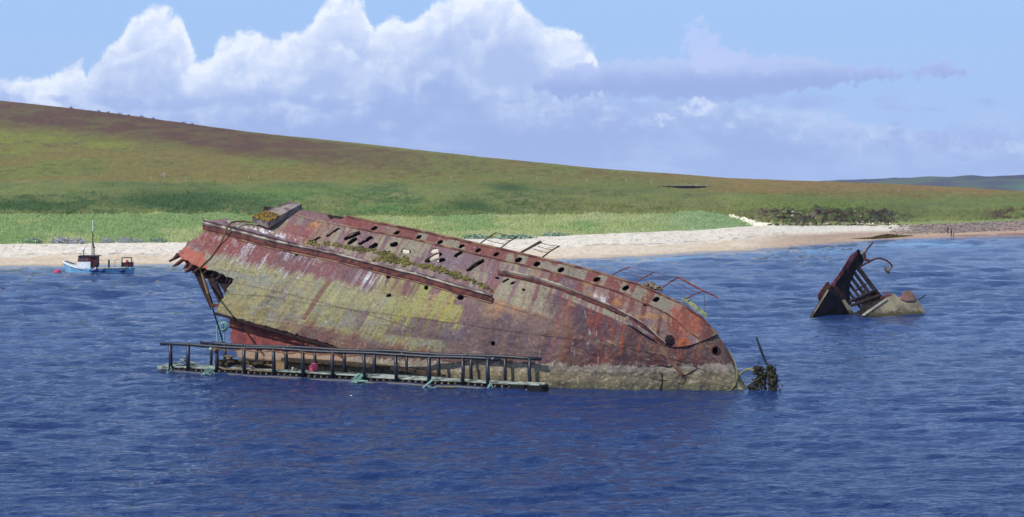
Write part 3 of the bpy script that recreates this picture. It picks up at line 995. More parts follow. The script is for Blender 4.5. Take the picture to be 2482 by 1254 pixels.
def hull_color(px, y):
    w, tp = Wf(px), topf(px)
    cc = np.interp(px, [400, 900, 1300, 1600], [.72, .60, .34, .12])
    U_ = px + cc * (y - 700)
    st = fbm(U_ / 5, y / 70, 4, 80)
    st2 = fbm(U_ / 14, y / 60, 4, 81)
    big = fbm(U_ / 60, y / 60, 4, 82)
    med = fbm(px / 22, y / 16, 4, 83)
    fin = fbm(px / 5, y / 4, 3, 84)
    # riveted plates: each lost its paint in its own way
    q = (y - C1f(px)) / np.maximum(w - C1f(px), 20)
    qi = np.floor(q * 7 + .15)
    ui = np.floor((U_ + qi * 31) / 62)
    ph = hsh(ui.astype(int), qi.astype(int), 5)
    ph2 = hsh(ui.astype(int), qi.astype(int), 9)
    yw = y + 26 * (st2 - .5) + 16 * (st - .5)
    pw = px + 34 * (med - .5)
    base = np.zeros(px.shape + (3,)) + np.array(bc(126, 100, 104))

    def mx(c_, m_):
        g_ = (c_[0] + c_[1] + c_[2]) / 3
        c_ = (c_[0] * .86 + g_ * .14, c_[1] * .86 + g_ * .14 + 1.5, (c_[2] * .84 + g_ * .16) - (7 if c_[2] > c_[1] + 2 and c_[0] < 150 else 0))
        return mixc(base, bc(*c_), np.clip(m_, 0, 1))
    c1, l1, s2, lip = C1f(px), L1f(px), S2f(px), LIPf(px)
    base = mx((142, 122, 112), ss(st2, .46, .6) * .8)
    base = mx((112, 90, 108), ss(big, .52, .64) * .7)
    # between the upper seam and the bilge ledge
    mid = (y > c1) & (y < l1)
    base = mx((148, 138, 112), mid * ss(st2 + .3 * (ph - .5), .44, .58) * .85)
    base = mx((134, 74, 76), mid * ss(st + .25 * (big - .5), .55, .66) * .7)
    base = mx((146, 76, 74), mid * np.exp(-((U_ - 640) / 55) ** 2) * ss(st2, .3, .5) * (yw > 545) * .9)
    base = mx((190, 130, 74), np.exp(-((pw - 770) / 16) ** 2 - ((yw - 546) / 8) ** 2) * 1.0)
    base = mx((118, 96, 118), mid * np.exp(-((pw - 1090) / 70) ** 2 - ((yw - 635) / 25) ** 2) * .8)
    # bulwark strip with the freeing ports
    tops = (y <= c1)
    base = mx((142, 132, 112), tops * .8)
    pp = hsh(np.floor((px + .5 * y) / 27).astype(int), 0 * qi.astype(int), 15)
    base = mx((128, 66, 70), tops * ss(pp + (med - .5) * 1.0, .52, .60) * .92)
    base = mx((132, 64, 72), tops * (1 - ss(pw, 900, 1000)) * .85)
    base = mx((124, 98, 112), tops * (1 - ss(pw, 790, 830)) * .7)
    # under the ledge: maroon streaked with droppings
    und = (y > l1)
    ud = yw - l1
    base = mx((122, 74, 86), und * (1 - ss(ud, 50, 80)) * (1 - ss(pw, 1020, 1100)) * .92)
    base = mx((104, 76, 92), und * (1 - ss(ud, 50, 80)) * ss(big, .5, .6) * (1 - ss(pw, 1020, 1100)) * .6)
    lw = (1 - ss(pw, 560, 700)) * und
    base = mx((142, 70, 74), lw * (1 - ss(ud, 35, 80)) * .8)
    # the pale olive field
    ol = und * ss(ud, 52, 74) * ss(px, 440, 500) * (1 - ss(pw, 990, 1150))
    base = mx((150, 146, 98), ol * .92)
    base = mx((162, 152, 104), ol * ss(st2, .46, .6) * .7)
    base = mx((140, 138, 112), ol * ss(st, .55, .66) * .6)
    base = mx((166, 146, 92), ol * ss(yw, s2 + 15, s2 + 60) * .7)
    base = mx((138, 116, 106), ol * ss(st + .3 * (big - .5), .58, .70) * .65)
    base = mx((134, 136, 128), ol * ss(med + .3 * (ph - .5), .5, .68) * .6)
    base = mx((122, 92, 100), ol * (ph > .82) * ss(pw, 820, 900) * .75)
    # rust streak on the olive field
    dd_ = seg_dist(px, y, (800, 678), (738, 770))
    base = mx((122, 78, 72), (dd_ < 6 + 5 * (med - .5)) * .85)
    # yellow paint left on some plates
    yl = und * np.exp(-((pw - 1070) / 105) ** 2 - ((yw - 755) / 48) ** 2)
    base = mx((164, 156, 66), ss(yl * .95 + .5 * (ph - .5) + .9 * (st2 - .5), .38, .60) * .9)
    base = mx((150, 122, 92), ss(yl, .3, .5) * ss(st + .5 * (ph2 - .5), .50, .62) * .7)
    base = mx((150, 146, 86), und * ss(ph2 + (st2 - .5) * 1.3, .62, .84) * ss(pw, 880, 940) * (1 - ss(pw, 1160, 1220)) * (1 - ss(yw, 790, 820)) * .7)
    base = mx((108, 88, 112), und * (ph > .70) * ss(pw, 930, 980) * (1 - ss(pw, 1500, 1600)) * (yw < s2 + 20) * ss(st, .3, .5) * .75)
    base = mx((118, 88, 96), und * (ph2 < .22) * ss(pw, 960, 1010) * .7)
    # tan and orange plates right of the middle
    tn = und * ss(pw, 1150, 1210) * (1 - ss(pw, 1430, 1560))
    base = mx((150, 116, 92), tn * ss(ph + (st2 - .5), .35, .5) * .85)
    base = mx((172, 122, 72), tn * ss(st2 + .3 * (big - .5), .50, .64) * .8)
    base = mx((104, 82, 96), und * ss(pw, 1130, 1180) * (1 - ss(pw, 1300, 1360)) * ss(yw, 740, 790) * .8)
    # lower side, brown mauve
    lo = ss(yw, lip - 46, lip - 20) * ss(px, 640, 760)
    base = mx((124, 88, 84), lo * .85)
    base = mx((104, 80, 92), lo * ss(big, .46, .58) * .7)
    base = mx((160, 84, 64), lo * ss(st, .58, .68) * .7)
    # fore part: dark maroon with rust running down
    fo = ss(pw, 1290, 1420) * (y > L1f(px) - 60) * (y > c1 + 10)
    base = mx((92, 56, 66), fo * .85)
    base = mx((84, 64, 86), fo * ss(big, .48, .6) * .8)
    base = mx((158, 72, 46), fo * ss(st, .56, .68) * .85)
    base = mx((122, 50, 46), fo * ss(st2, .58, .68) * ss(pw, 1300, 1380) * .7)
    base = mx((146, 108, 86), fo * ss(med, .60, .70) * .5)
    up = ss(pw, 1280, 1340) * (y > c1) * (y < np.interp(px, [p[0] for p in L2], [p[1] for p in L2]) + 2) * (px < 1625)
    base = mx((140, 110, 98), up * .85)
    base = mx((118, 58, 68), up * ss(st2 + .4 * (big - .5), .50, .62) * .85)
    base = mx((112, 92, 116), up * ss(big, .54, .64) * .6)
    base = mx((178, 122, 66), up * ss(med, .60, .68) * .6)
    rd = np.exp(-((pw - 1668) / 46) ** 2 - ((yw - 778) / 44) ** 2)
    base = mx((164, 84, 62), ss(rd + (st - .5) * .9 + (fin - .5) * .3, .36, .66) * .9)
    base = mx((126, 52, 46), ss(np.exp(-((pw - 1640) / 26) ** 2 - ((yw - 820) / 40) ** 2) + (st - .5), .4, .62) * .8)
    base = mx((186, 92, 48), ss(np.exp(-((pw - 1655) / 12) ** 2 - ((yw - 850) / 60) ** 2) + (st - .5), .45, .62) * .8)
    bw = (y > np.interp(px, [1600, 1640, 1700, 1745], [836, 843, 832, 812])) * ss(px, 1600, 1640)
    base = mx((88, 58, 70), bw * .8)
    base = mx((150, 70, 44), bw * ss(st, .60, .70) * .7)
    # bright red bare steel at the torn stern
    rp = in_poly(pw + 8 * (fin - .5), yw, [(432, 632), (440, 606), (458, 600), (474, 606), (498, 612), (505, 640), (488, 668)])
    base = mx((184, 84, 66), rp * (.65 + .3 * st))
    # droppings
    gu = np.exp(-((px - 640) / 150) ** 2) * und * (ud < 75) * (ud > -6)
    gs = fbm(U_ / 2.4, y / 26, 4, 86)
    base = mx((184, 180, 188), gu * ss(gs + .5 * (big - .5) + .25 * (med - .5), .62, .70) * .8)
    gu2 = np.exp(-((pw - 900) / 26) ** 2 - ((yw - 675) / 20) ** 2) + np.exp(-((pw - 1466) / 26) ** 2 - ((yw - 724) / 9) ** 2)
    base = mx((214, 210, 216), gu2 * ss(st, .50, .58))
    gu3 = (y < l1) * (l1 - y < 30) * np.exp(-((px - 640) / 70) ** 2)
    base = mx((205, 202, 210), gu3 * ss(fin * .6 + st * .5, .58, .66))
    base = mx((210, 205, 210), ((fin > .86) & (med > .58)).astype(float) * .7)
    base = mx((200, 190, 200), ss(px, 1250, 1300) * (1 - ss(px, 1500, 1560)) * (y > l1 - 50) * ss(fbm(px / 3, y / 26, 3, 88), .76, .82) * .45)
    # vertical lap joints, long seams, and a highlight painted above the upper seam
    fr_ = (U_ + qi * 31) / 62 - ui
    base = mx((84, 62, 60), ((fr_ < .028) & (y > c1)) * .35)
    qf = q * 7 + .15 - qi
    base = mx((84, 60, 58), ((qf < .04) & (y > c1)) * .35)
    for f_, c_, wd in ((c1 + 1.6, (92, 62, 62), 1.1), (c1 - 1.4, (160, 132, 104), 1.2), (s2, (110, 74, 70), 1.1), (lip, (86, 56, 54), 1.0), (l1 + 13, (160, 124, 88), 1.3)):
        msk = np.abs(y - f_) < wd
        if f_ is lip: msk = msk & (px > 830)
        if c_ == (160, 124, 88): msk = msk & (px < 1190)
        base = mx(c_, msk * .75)
    s3 = np.interp(px, [1190, 1330, 1500, 1620], [732, 775, 842, 902])
    base = mx((98, 66, 62), (np.abs(y - s3) < 1.2) * (px > 1190) * (px < 1620) * .8)
    sc_ = fbm(px / 2.6, y / 2.6, 2, 140)
    base = mx((84, 58, 54), ss(sc_ + .35 * (big - .5), .70, .80) * .55)
    base = mx((168, 150, 128), ss(fbm(px / 3.4, y / 2.8, 2, 144) + .3 * (med - .5), .72, .82) * .4)
    # barnacles and the wet waterline
    bar = w - np.interp(px, [560, 700, 900, 1150, 1350, 1800], [44, 44, 48, 56, 64, 66]) - 22 * (st2 - .5) - 18 * (st - .5) - 8 * (med - .5)
    bm = (y > bar) & (px > 540)
    base = mx((158, 140, 122), bm * .95)
    base = mx((140, 122, 92), (y > bar + 17 + 12 * (med - .5)) * (px > 540) * .95)
    base = mx((104, 98, 70), ss(y, w - 34, w - 10) * (px > 540) * .8)
    base = mx((196, 186, 160), bm * ss(fin, .64, .74) * .5)
    base = mx((88, 86, 60), ss(y, w - 9, w - 3) * (px > 540) * .8)
    return base * (.93 + .40 * fin[..., None])


stepx = 2.0
hx = np.arange(408, 1815.5, stepx)
nt_ = 236
tt = np.linspace(1, -.07, nt_)
HX, HT = np.meshgrid(hx, tt)
wv_, tv_ = Wf(HX), topf(HX)
HY = wv_ - HT * (wv_ - tv_)
HD = hullD(HX, HY)
# dents between the frames, lapped strakes
Uh = HX + np.interp(HX, [400, 900, 1300, 1600], [.72, .60, .34, .12]) * (HY - 700)
HD = HD + (.05 * np.sin(Uh / 31 * math.pi) * (fbm(HX / 90, HY / 90, 2, 90)) + .16 * (fbm(Uh / 40, HY / 40, 4, 91) - .5) + .05 * (fbm(HX / 8, HY / 8, 3, 92) - .5)) * np.clip((1816 - HX) / 120, 0, 1)
_q = (HY - C1f(HX)) / np.maximum(Wf(HX) - C1f(HX), 20)
_qi = np.floor(_q * 7 + .15)
_ui = (Uh + _qi * 31) / 62
_fu = _ui - np.floor(_ui)
HD = HD - .025 * (_qi % 2) * np.clip((1780 - HX) / 100, 0, 1) * ss(Wf(HX) - HY, 30, 60) + .012 * np.exp(-((_fu - .02) / .02) ** 2) * (HY > C1f(HX)) - .02 * ss(Wf(HX) - HY, 30, 60) * hsh(np.floor(_ui).astype(int), _qi.astype(int), 33)
for f_ in (C1f, L1f):
    HD = HD - .05 * ss(HY - f_(HX), -1.5, 1.5) * np.exp(-np.maximum(HY - f_(HX), 0) / 60)
HP = at(HX, HY, HD)

jag = lambda s_: (fbm(HX / 7, HY / 7, 3, s_) - .5) * 7
inside = in_poly(HX + jag(93), HY + jag(94), [(492, 536), (531, 531), (546, 528), (585, 539), (622, 545), (652, 526), (733, 504), (790, 516), (803, 528), (826, 530), (840, 522), (860, 480), (1900, 480), (1900, 1010), (832, 1010), (832, 848), (800, 836.5), (700, 808), (600, 780), (560, 768), (520, 757), (530, 742), (535, 728), (549, 705), (550, 698), (556, 690), (566, 678), (539, 667), (513, 657), (489, 652), (474, 646), (460, 641), (456, 634), (437, 626), (432, 618), (434, 610), (448, 597), (451, 589), (462, 582), (476, 577), (490, 562), (494, 551)])
inside |= (HX > 900)
holes = np.zeros(HX.shape, bool)
for (x_, y_, a_, b_, th) in ([(p[0], p[1], 7.5, 3.0, -32) for p in ((908, 553), (962, 564), (1015, 575), (1067, 587), (1119, 597), (1159, 607), (1204, 616))] + [(p[0], p[1], 8.5, 4.6, -30) for p in ((1257, 630), (1302, 640), (1360, 654), (1447, 677), (1517, 698), (1591, 726))]
                            + [(1566, 739, 6, 2.4, -10), (1734, 851, 7.5, 8.5, 0), (1116, 722, 6.5, 5, 0), (1195, 833, 4.5, 4.5, 0), (721, 617, 4, 2, -20), (942, 671, 5, 3.5, -20), (1033, 698, 5, 4, -30), (942, 717, 6, 2.5, -20), (1226, 680, 9, 1.6, -30), (1243, 686, 6, 1.6, -30), (1205, 674, 5, 2, 0), (1270, 702, 4, 2, 0)]):
    c_, s_ = math.cos(math.radians(th)), math.sin(math.radians(th))
    dx, dy = HX - x_, HY - y_
    holes |= ((dx * c_ + dy * s_) / a_) ** 2 + ((-dx * s_ + dy * c_) / b_) ** 2 < 1
for (a_, b_, w_) in (((838, 579), (870, 566), 2.6), ((846, 590), (862, 579), 2.8), ((872, 591), (901, 575), 2.2), ((898, 601), (912, 593), 4), ((950, 594), (960, 591), 4), ((978, 609), (991, 609), 4.5), ((1050, 609), (1057, 607), 4.5), ((1035, 633), (1066, 616), 4), ((1062, 633), (1075, 629), 3.5), ((1104, 621), (1118, 612), 2.6), ((1133, 655), (1170, 633), 3), ((792, 573), (822, 553), 1.4), ((756, 586), (775, 575), 1.4)):
    holes |= seg_dist(HX + jag(95) * .4, HY + jag(96) * .4, a_, b_) < w_
keepv = inside & ~holes
hc = hull_color(HX, HY)
hi = np.arange(HX.size).reshape(HX.shape)
keep = keepv[:-1, :-1] & keepv[1:, 1:] & keepv[1:, :-1] & keepv[:-1, 1:]
Fh = np.stack([hi[:-1, :-1], hi[1:, :-1], hi[1:, 1:], hi[:-1, 1:]], -1)[keep]
M['hull'] = mat_pigment('rusted_hull_plating', .82, 5, .55, .06, .20, 5, .25)
C0 = hull_pt(1100, 900)
wreck = empty('shipwreck', (C0[0], C0[1], 0), 'huge rusted ship hull heeled on its side beside the floating walkway', 'shipwreck')


def compact(F_, V_, C_=None):
    u, inv = np.unique(F_, return_inverse=True)
    return inv.reshape(F_.shape), V_.reshape(-1, 3)[u], (None if C_ is None else C_.reshape(-1, 3)[u])


f2_, v2_, c2_ = compact(Fh, HP, hc)
hull = make_mesh('hull_plating', v2_, f2_, M['hull'], wreck, colors=c2_, smooth=True)
sm = hull.modifiers.new('thickness', 'SOLIDIFY')
sm.thickness = .07
sm.offset = -1

# inner bottom, seen below the overhanging lip at the stern
bx = np.arange(550, 904, 3.0)
bt = np.linspace(0, 1.08, 60)
BX, BT = np.meshgrid(bx, bt)
BY0 = LIPf(BX) - 14
BY = BY0 + (Wf(BX) - BY0) * BT
BD = gD(Wf(BX)) + .75 + np.interp(BX, [550, 700, 830, 904], [.55, .5, .3, .4]) * (1 - np.clip(BT, 0, 1)) + .25 * (1 - np.clip(BT, 0, 1)) ** 2 + .12 * (fbm(BX / 18, BY / 18, 3, 97) - .5)
BP = at(BX, BY, BD)
st = fbm(BX / 8, BY / 40, 4, 98)
bcol = np.zeros(BX.shape + (3,)) + np.array(bc(142, 72, 66))
bcol = mixc(bcol, bc(118, 64, 64), ss(st, .48, .6))
bcol = mixc(bcol, bc(164, 96, 72), ss(fbm(BX / 20, BY / 14, 4, 99), .55, .66) * .8)
bb_ = BY > Wf(BX) - 46 - 16 * (st - .5)
bcol = mixc(bcol, bc(172, 146, 124), bb_ * .95)
bcol = mixc(bcol, bc(150, 124, 88), (BY > Wf(BX) - 24) * .9)
bcol = mixc(bcol, bc(92, 78, 58), (np.abs(BY - (Wf(BX) - 22)) < 4) * .7)
bm_ = (BX + (fbm(BX / 9, BY / 9, 3, 100) - .5) * 10) > np.interp(BY, [757, 775, 830, 900], [538, 556, 560, 592])
bi = np.arange(BX.size).reshape(BX.shape)
kb = bm_[:-1, :-1] & bm_[1:, 1:] & bm_[1:, :-1] & bm_[:-1, 1:]
Fb = np.stack([bi[:-1, :-1], bi[1:, :-1], bi[1:, 1:], bi[:-1, 1:]], -1)[kb]
f2_, v2_, c2_ = compact(Fb, BP, bcol)
lowh = make_mesh('lower_plating', v2_, f2_, M['hull'], wreck, colors=c2_, smooth=True)
tag(lowh, 'dull red lower plating under the dark overhanging edge')
sm = lowh.modifiers.new('thickness', 'SOLIDIFY')
sm.thickness = .08

# the deck on the far side: falls from the gunwale to the water behind
kx = np.arange(640, 1806, 6.0)
ks = np.linspace(0, 1, 40)
KX, KS = np.meshgrid(kx, ks)
KY = topf(KX) + 3 + (Wf(KX) - 8 - topf(KX)) * KS
dtop = hullD(KX, topf(KX))
KD = dtop + .25 + 1.6 * KS * Af(KX)
KP = at(KX, KY, KD)
KP[-1, :, 2] = -1.0
kk = np.ones(KX.shape, bool)
kk &= ~((KX > 976) & (KX < 992) & (KY > 598) & (KY < 620))
kk &= ~((KX > 1044) & (KX < 1062) & (KY > 606) & (KY < 630))
ki = np.arange(KX.size).reshape(KX.shape)
kq = kk[:-1, :-1] & kk[1:, 1:] & kk[1:, :-1] & kk[:-1, 1:]
Fk = np.stack([ki[:-1, :-1], ki[1:, :-1], ki[1:, 1:], ki[:-1, 1:]], -1)[kq]
f2_, v2_, _ = compact(Fk, KP)
deck = make_mesh('deck', v2_, f2_, M['rust_dark'], wreck)
sm = deck.modifiers.new('thickness', 'SOLIDIFY')
sm.thickness = .08
sm.offset = 1


def strip(name, pts, mat, out, up, thick=.06, n=60, lab=None, drop=0, jit=.0):
    """a plank or angle iron that stands out from the shell along a photo-traced line"""
    xs = np.linspace(pts[0][0], pts[-1][0], n)
    ysl = np.interp(xs, [p[0] for p in pts], [p[1] for p in pts])
    A0 = hull_pt(xs, ysl, .02)
    A1 = hull_pt(xs, ysl, out)
    B0 = hull_pt(xs, ysl + up, .02)
    B1 = hull_pt(xs, ysl + up, out * .96)
    r = np.random.default_rng(3)
    if jit:
        k = (r.normal(0, jit, n))[:, None] * np.array([0, 0, 1.])
        A1 = A1 + k
    m = MB()
    vs, fs = [], []
    for i in range(n):
        vs += [A0[i], A1[i], B1[i], B0[i]]
        if i:
            a = (i - 1) * 4
            for k in range(4):
                fs.append((a + k, a + (k + 1) % 4, a + 4 + (k + 1) % 4, a + 4 + k))
    fs.append((0, 1, 2, 3))
    e = (n - 1) * 4
    fs.append((e + 3, e + 2, e + 1, e))
    m.add(vs, fs)
    o = m.build(name, mat, wreck)
    if lab: tag(o, lab)
    return o


strip('keel_shading', [(p[0], p[1] + 4) for p in L1], M['rust'], .20, 9, n=90)  # maroon face below the ledge, its shade included in the darker tone
strip('keel_shading', [(p[0], p[1] + 2.5) for p in L2], M['rust'], .10, 6, n=90)  # brown strip paints the shadow line beneath the curved ledge
strip('bilge_keel', L1, M['keel'], .36, 3.5, n=120, jit=.02, lab='long weathered ledge across the upper left of the hull')
strip('bilge_keel', L2, M['keel'], .26, 2.8, n=90, jit=.02, lab='long curved ledge ending low by the bow')
strip('edge_strip', [(p[0], p[1] + 13) for p in L1], M['strip'], .12, 3, n=80)
strip('shell_flange', [(493, 537), (560, 552), (640, 573), (700, 588), (743, 601), (790, 607), (860, 629), (940, 650), (1004, 661), (1107, 690), (1190, 715)], M['flange'], .24, 4, n=110, jit=.05)
strip('edge_strip', [(850, 549 + 3), (1000, 580), (1190, 626), (1350, 663), (1497, 708), (1617, 761), (1700, 828)], M['strip'], .10, 2.6, n=110)
strip('edge_strip', [(842, 526), (1000, 557.5), (1200, 601.5), (1350, 636.5), (1450, 661.5), (1550, 692), (1650, 737), (1700, 772), (1738, 812)], M['strip'], .12, 3, n=120)
strip('bent_strip', [(1522, 785), (1545, 797), (1582, 821)], M['ledge'], .3, 5, n=16)
strip('timber_wale', [(690, 866), (850, 876), (1000, 891), (1080, 908)], M['timber_dark'], .4, 8, n=30)
strip('lip_shade', [(521, 757), (560, 768), (600, 780), (700, 808.5), (800, 837), (832, 848)], M['rust_dark'], .14, 5, n=50)  # dark strip stands in for the gap shadow under the shell

# torn-out slots with curled edges
for (a_, b_, w_) in (((1131, 659), (1172, 631), .05), ((1034, 636), (1067, 616), .035), ((845, 592), (863, 580), .035), ((836, 580), (873, 564), .035)):
    m = MB()
    m.tube([hull_pt(a_[0], a_[1], .10), hull_pt((a_[0] + b_[0]) / 2, (a_[1] + b_[1]) / 2 - 1, .16), hull_pt(b_[0], b_[1], .08)], w_, 5)
    m.build('torn_frame', M['timber_dark'], wreck)

# broken frames poking out under the flap, then the struts
for (x0, y0, x1, y1, r) in ((448, 612, 417, 634, .12), (455, 624, 415, 645, .13), (470, 628, 440, 650, .15), (482, 636, 452, 657, .16), (498, 643, 468, 664, .16), (515, 650, 488, 670, .15), (532, 656, 505, 675, .15), (548, 662, 524, 682, .15), (560, 668, 540, 690, .14), (566, 676, 548, 700, .12)):
    m = MB()
    pa = at(x0, y0, hullD(x0, y0) + .25)
    pb = at(x1, y1, hullD(x1, y1) + .45)
    r *= random.uniform(.75, 1.25)
    pb = pa + (pb - pa) * random.uniform(.75, 1.15) + np.array([random.uniform(-.12, .12), 0, random.uniform(-.1, .1)])
    m.tube([pa, pa * .6 + pb * .4 + np.array([0, 0, .06]), pa * .3 + pb * .7, pb], [r, r * 1.15, r * random.uniform(.6, 1.2), r * .4], 5, .35)
    m.build('frame_end', M['rust'] if x0 < 500 else M['rust_dark'], wreck)
gp = [(446, 632), (470, 634), (492, 646), (520, 655), (548, 664), (566, 677), (560, 690), (540, 686), (524, 688), (508, 676), (488, 674), (470, 662), (458, 652)]
f_ = [at(x, y, hullD(x, y) + .75) for x, y in gp]
MB().plate(f_, [p + np.array([0, .1, 0]) for p in f_]).build('inner_plate', M['rust_dark'], wreck)
for (pa, pb, wa, wb) in (((477, 655), (513, 749), 20, 7), ((507, 665), (540, 742), 19, 14), ((532, 674), (556, 716), 20, 16)):
    Da, Db = hullD(pa[0], pa[1]) + .7, hullD(pb[0], pb[1]) + .55
    fr_ = [at(pa[0] - wa / 2, pa[1], Da), at(pa[0] + wa / 2, pa[1] + 3, Da), at(pb[0] + wb / 2, pb[1] - 2, Db), at(pb[0] - wb / 2, pb[1], Db)]
    bk_ = [p + np.array([.05, .28, 0]) for p in fr_]
    MB().plate(fr_, bk_).build('strut', M['rust_dark'], wreck)
Da = hullD(520, 738) + .5
MB().box(at(526, 741, Da), (.6, .25, .2), ax=(.98, 0, -.1)).build('cross_beam', M['rust_red'], wreck)

# the trough-like box lying on top
A_, B_, C_, D_ = at(611, 525, 107.6), at(700, 489, 109.8), at(731, 494, 109.2), at(650, 539, 106.6)
nrm = np.cross(B_ - A_, D_ - A_); nrm /= np.linalg.norm(nrm)
if nrm[2] < 0: nrm = -nrm
m = MB()
base = [p - nrm * .42 for p in (A_, B_, C_, D_)]
top_ = [A_, B_, C_, D_]
cen = sum(top_) / 4
inn = [cen + (p - cen) * .90 for p in top_]
m.add([*base, *top_, *inn, *[p - nrm * .03 for p in inn]], [(0, 1, 5, 4), (1, 2, 6, 5), (2, 3, 7, 6), (3, 0, 4, 7), (3, 2, 1, 0), (4, 5, 9, 8), (5, 6, 10, 9), (6, 7, 11, 10), (7, 4, 8, 11), (8, 9, 13, 12), (9, 10, 14, 13), (10, 11, 15, 14), (11, 8, 12, 15), (12, 13, 14, 15)])
hc_ = m.build('hatch_box', mat_flat('box_top', bc(160, 148, 138), bc(112, 92, 98), .9, 3, .5, nscale=1.4), wreck)
tag(hc_, 'raised rusted box with a sunken lid on the highest corner')
for k in (.15, .5, .85):
    p = A_ * .5 * (1 - k) + D_ * .5 * (1 - k) + B_ * .5 * k + C_ * .5 * k - nrm * .42
    MB().box(p - np.array([0, 0, .35]), (.5, .4, .7)).build('box_support', M['rust_dark'], hc_)
m = MB()
for k in range(220):
    a, b_ = random.random() ** 1.5 * .36, random.random()
    p = A_ * (1 - a) * (1 - b_) + B_ * a * (1 - b_) + D_ * (1 - a) * b_ + C_ * a * b_ + nrm * random.uniform(-.02, .05)
    m.ball(p, random.uniform(.04, .09), 5, 3, .3, (1.3, 1.3, .6))
m.build('lichen', mat_flat('orange_lichen', bc(178, 152, 62), bc(138, 108, 60), .95, 6, .6), hc_)

# moss and grass growing along the ledge
m = MB()
for (x0, y0, x1, y1, s_, n_) in ((745, 588, 800, 600, 6, 50), (783, 590, 905, 612, 4, 190), (870, 604, 960, 626, 5, 160), (920, 619, 990, 636, 8, 260), (900, 628, 985, 642, 4, 120), (985, 640, 1080, 655, 4, 200), (1040, 650, 1120, 672, 6, 200), (1115, 672, 1150, 684, 5, 60), (1150, 684, 1195, 706, 3, 50)):
    for k in range(int(n_ * .62)):
        f = random.random()
        if vn((x0 + (x1 - x0) * f) / 6, 0.5, 66) < random.uniform(.15, .5): continue
        x, y = x0 + (x1 - x0) * f, y0 + (y1 - y0) * f + random.gauss(0, s_ * .55)
        p = hull_pt(x, y, random.uniform(0, .07))
        r = random.uniform(.035, .11)
        m.ball(p, r, 5, 4, .35, (1.2, 1.2, .8))
        if random.random() < .8:
            q = p + np.array([random.uniform(-.12, .12), random.uniform(-.1, .1), random.uniform(.1, .22)])
            m.add([p + (-.03, 0, 0), p + (.03, 0, 0), q], [(0, 1, 2)])
o = m.build('moss', M['moss'], wreck)
tag(o, kind='stuff')

# stanchions and rails standing out beyond the gunwale
def beyond(px, py, dd_): return at(px, py, hullD(px, topf(px)) + dd_)


rail_sets = [((1161, 590), (1203, 564), .05), ((1209, 602), (1255, 573), .05), ((1311, 624), (1356, 596), .055), ((1480, 666), (1527, 647), .045), ((1541, 682), (1587, 660), .045), ((1601, 698), (1645, 672), .05), ((1662, 722), (1704, 706), .045)]
for (a_, b_, r) in rail_sets:
    far_x = max(a_[0], 1150)
    D0 = hullD(a_[0], topf(a_[0])) + .2
    MB().tube([at(a_[0], a_[1] + 3, D0), at((a_[0] + b_[0]) / 2, (a_[1] + b_[1]) / 2 - .6, D0 + .3), at(b_[0], b_[1], D0 + .6)], r * .85, 6, .2).build('stanchion', M['timber_dark'] if a_[0] < 1400 else M['rust_red'], wreck)
D0 = hullD(1261, topf(1261)) + .2
m = MB()
m.plate([at(1257, 613, D0), at(1264, 615, D0), at(1315, 588, D0 + .7), at(1309, 583, D0 + .7)], [at(1257, 613, D0 + .2), at(1264, 615, D0 + .2), at(1315, 588, D0 + .9), at(1309, 583, D0 + .9)])
tag(m.build('davit_beam', M['timber_dark'], wreck), 'thick mossy beam between the thin stanchions')
wires = [((1203, 565), (1255, 574), 0), ((1190, 573), (1238, 584), 0), ((1178, 581), (1222, 592), 0), ((1313, 590), (1356, 597), 0), ((1303, 597), (1342, 606), 0), ((1293, 604), (1328, 613), 0),
         ((1527, 648), (1587, 661), 1), ((1515, 652), (1573, 668), 1), ((1503, 657), (1560, 674), 1), ((1587, 661), (1645, 673), 1), ((1575, 667), (1632, 681), 1), ((1645, 674), (1704, 706), 1), ((1632, 680), (1692, 711), 1), ((1620, 687), (1680, 716), 1)]
for (a_, b_, k) in wires:
    Da, Db = hullD(a_[0] - 30, topf(a_[0] - 30)) + .7, hullD(b_[0] - 30, topf(b_[0] - 30)) + .7
    MB().tube([at(*a_, Da), at((a_[0] + b_[0]) / 2, (a_[1] + b_[1]) / 2 + 1.5, (Da + Db) / 2), at(*b_, Db)], .014 if k else .018, 4).build('rail_wire', M['rust_red' if k else 'timber_dark'], wreck)
MB().tube([at(1645, 672, hullD(1600, topf(1600)) + .8), at(1704, 705, 94.8), at(1741, 722, 94.6)], .05, 6).build('rail_beam', M['rust_red'], wreck)
MB().tube([at(1706, 712, 94.7), at(1708, 735, 94.7), at(1709, 758, 94.7)], .018, 4).build('hanging_wire', M['timber_dark'], wreck)
D0 = 95.3
MB().plate([at(1650, 724, D0), at(1664, 720, D0 + .1), at(1716, 763, D0 - .3), at(1712, 772, D0 - .5)], [at(1650, 724, D0 + .5), at(1664, 720, D0 + .6), at(1716, 763, D0 + .3), at(1712, 772, D0 + .1)]).build('lichen_slab', M['lichen'], wreck)
m = MB()
for (x, y, r) in ((1562, 691, .13), (1573, 690, .2), (1584, 694, .22), (1592, 698, .18), (1601, 702, .14)):
    m.ball(at(x, y, hullD(x, topf(x)) + .3), r, 7, 5, .3, (1.3, 1, .8))
m.build('broken_coaming', M['timber'], wreck)

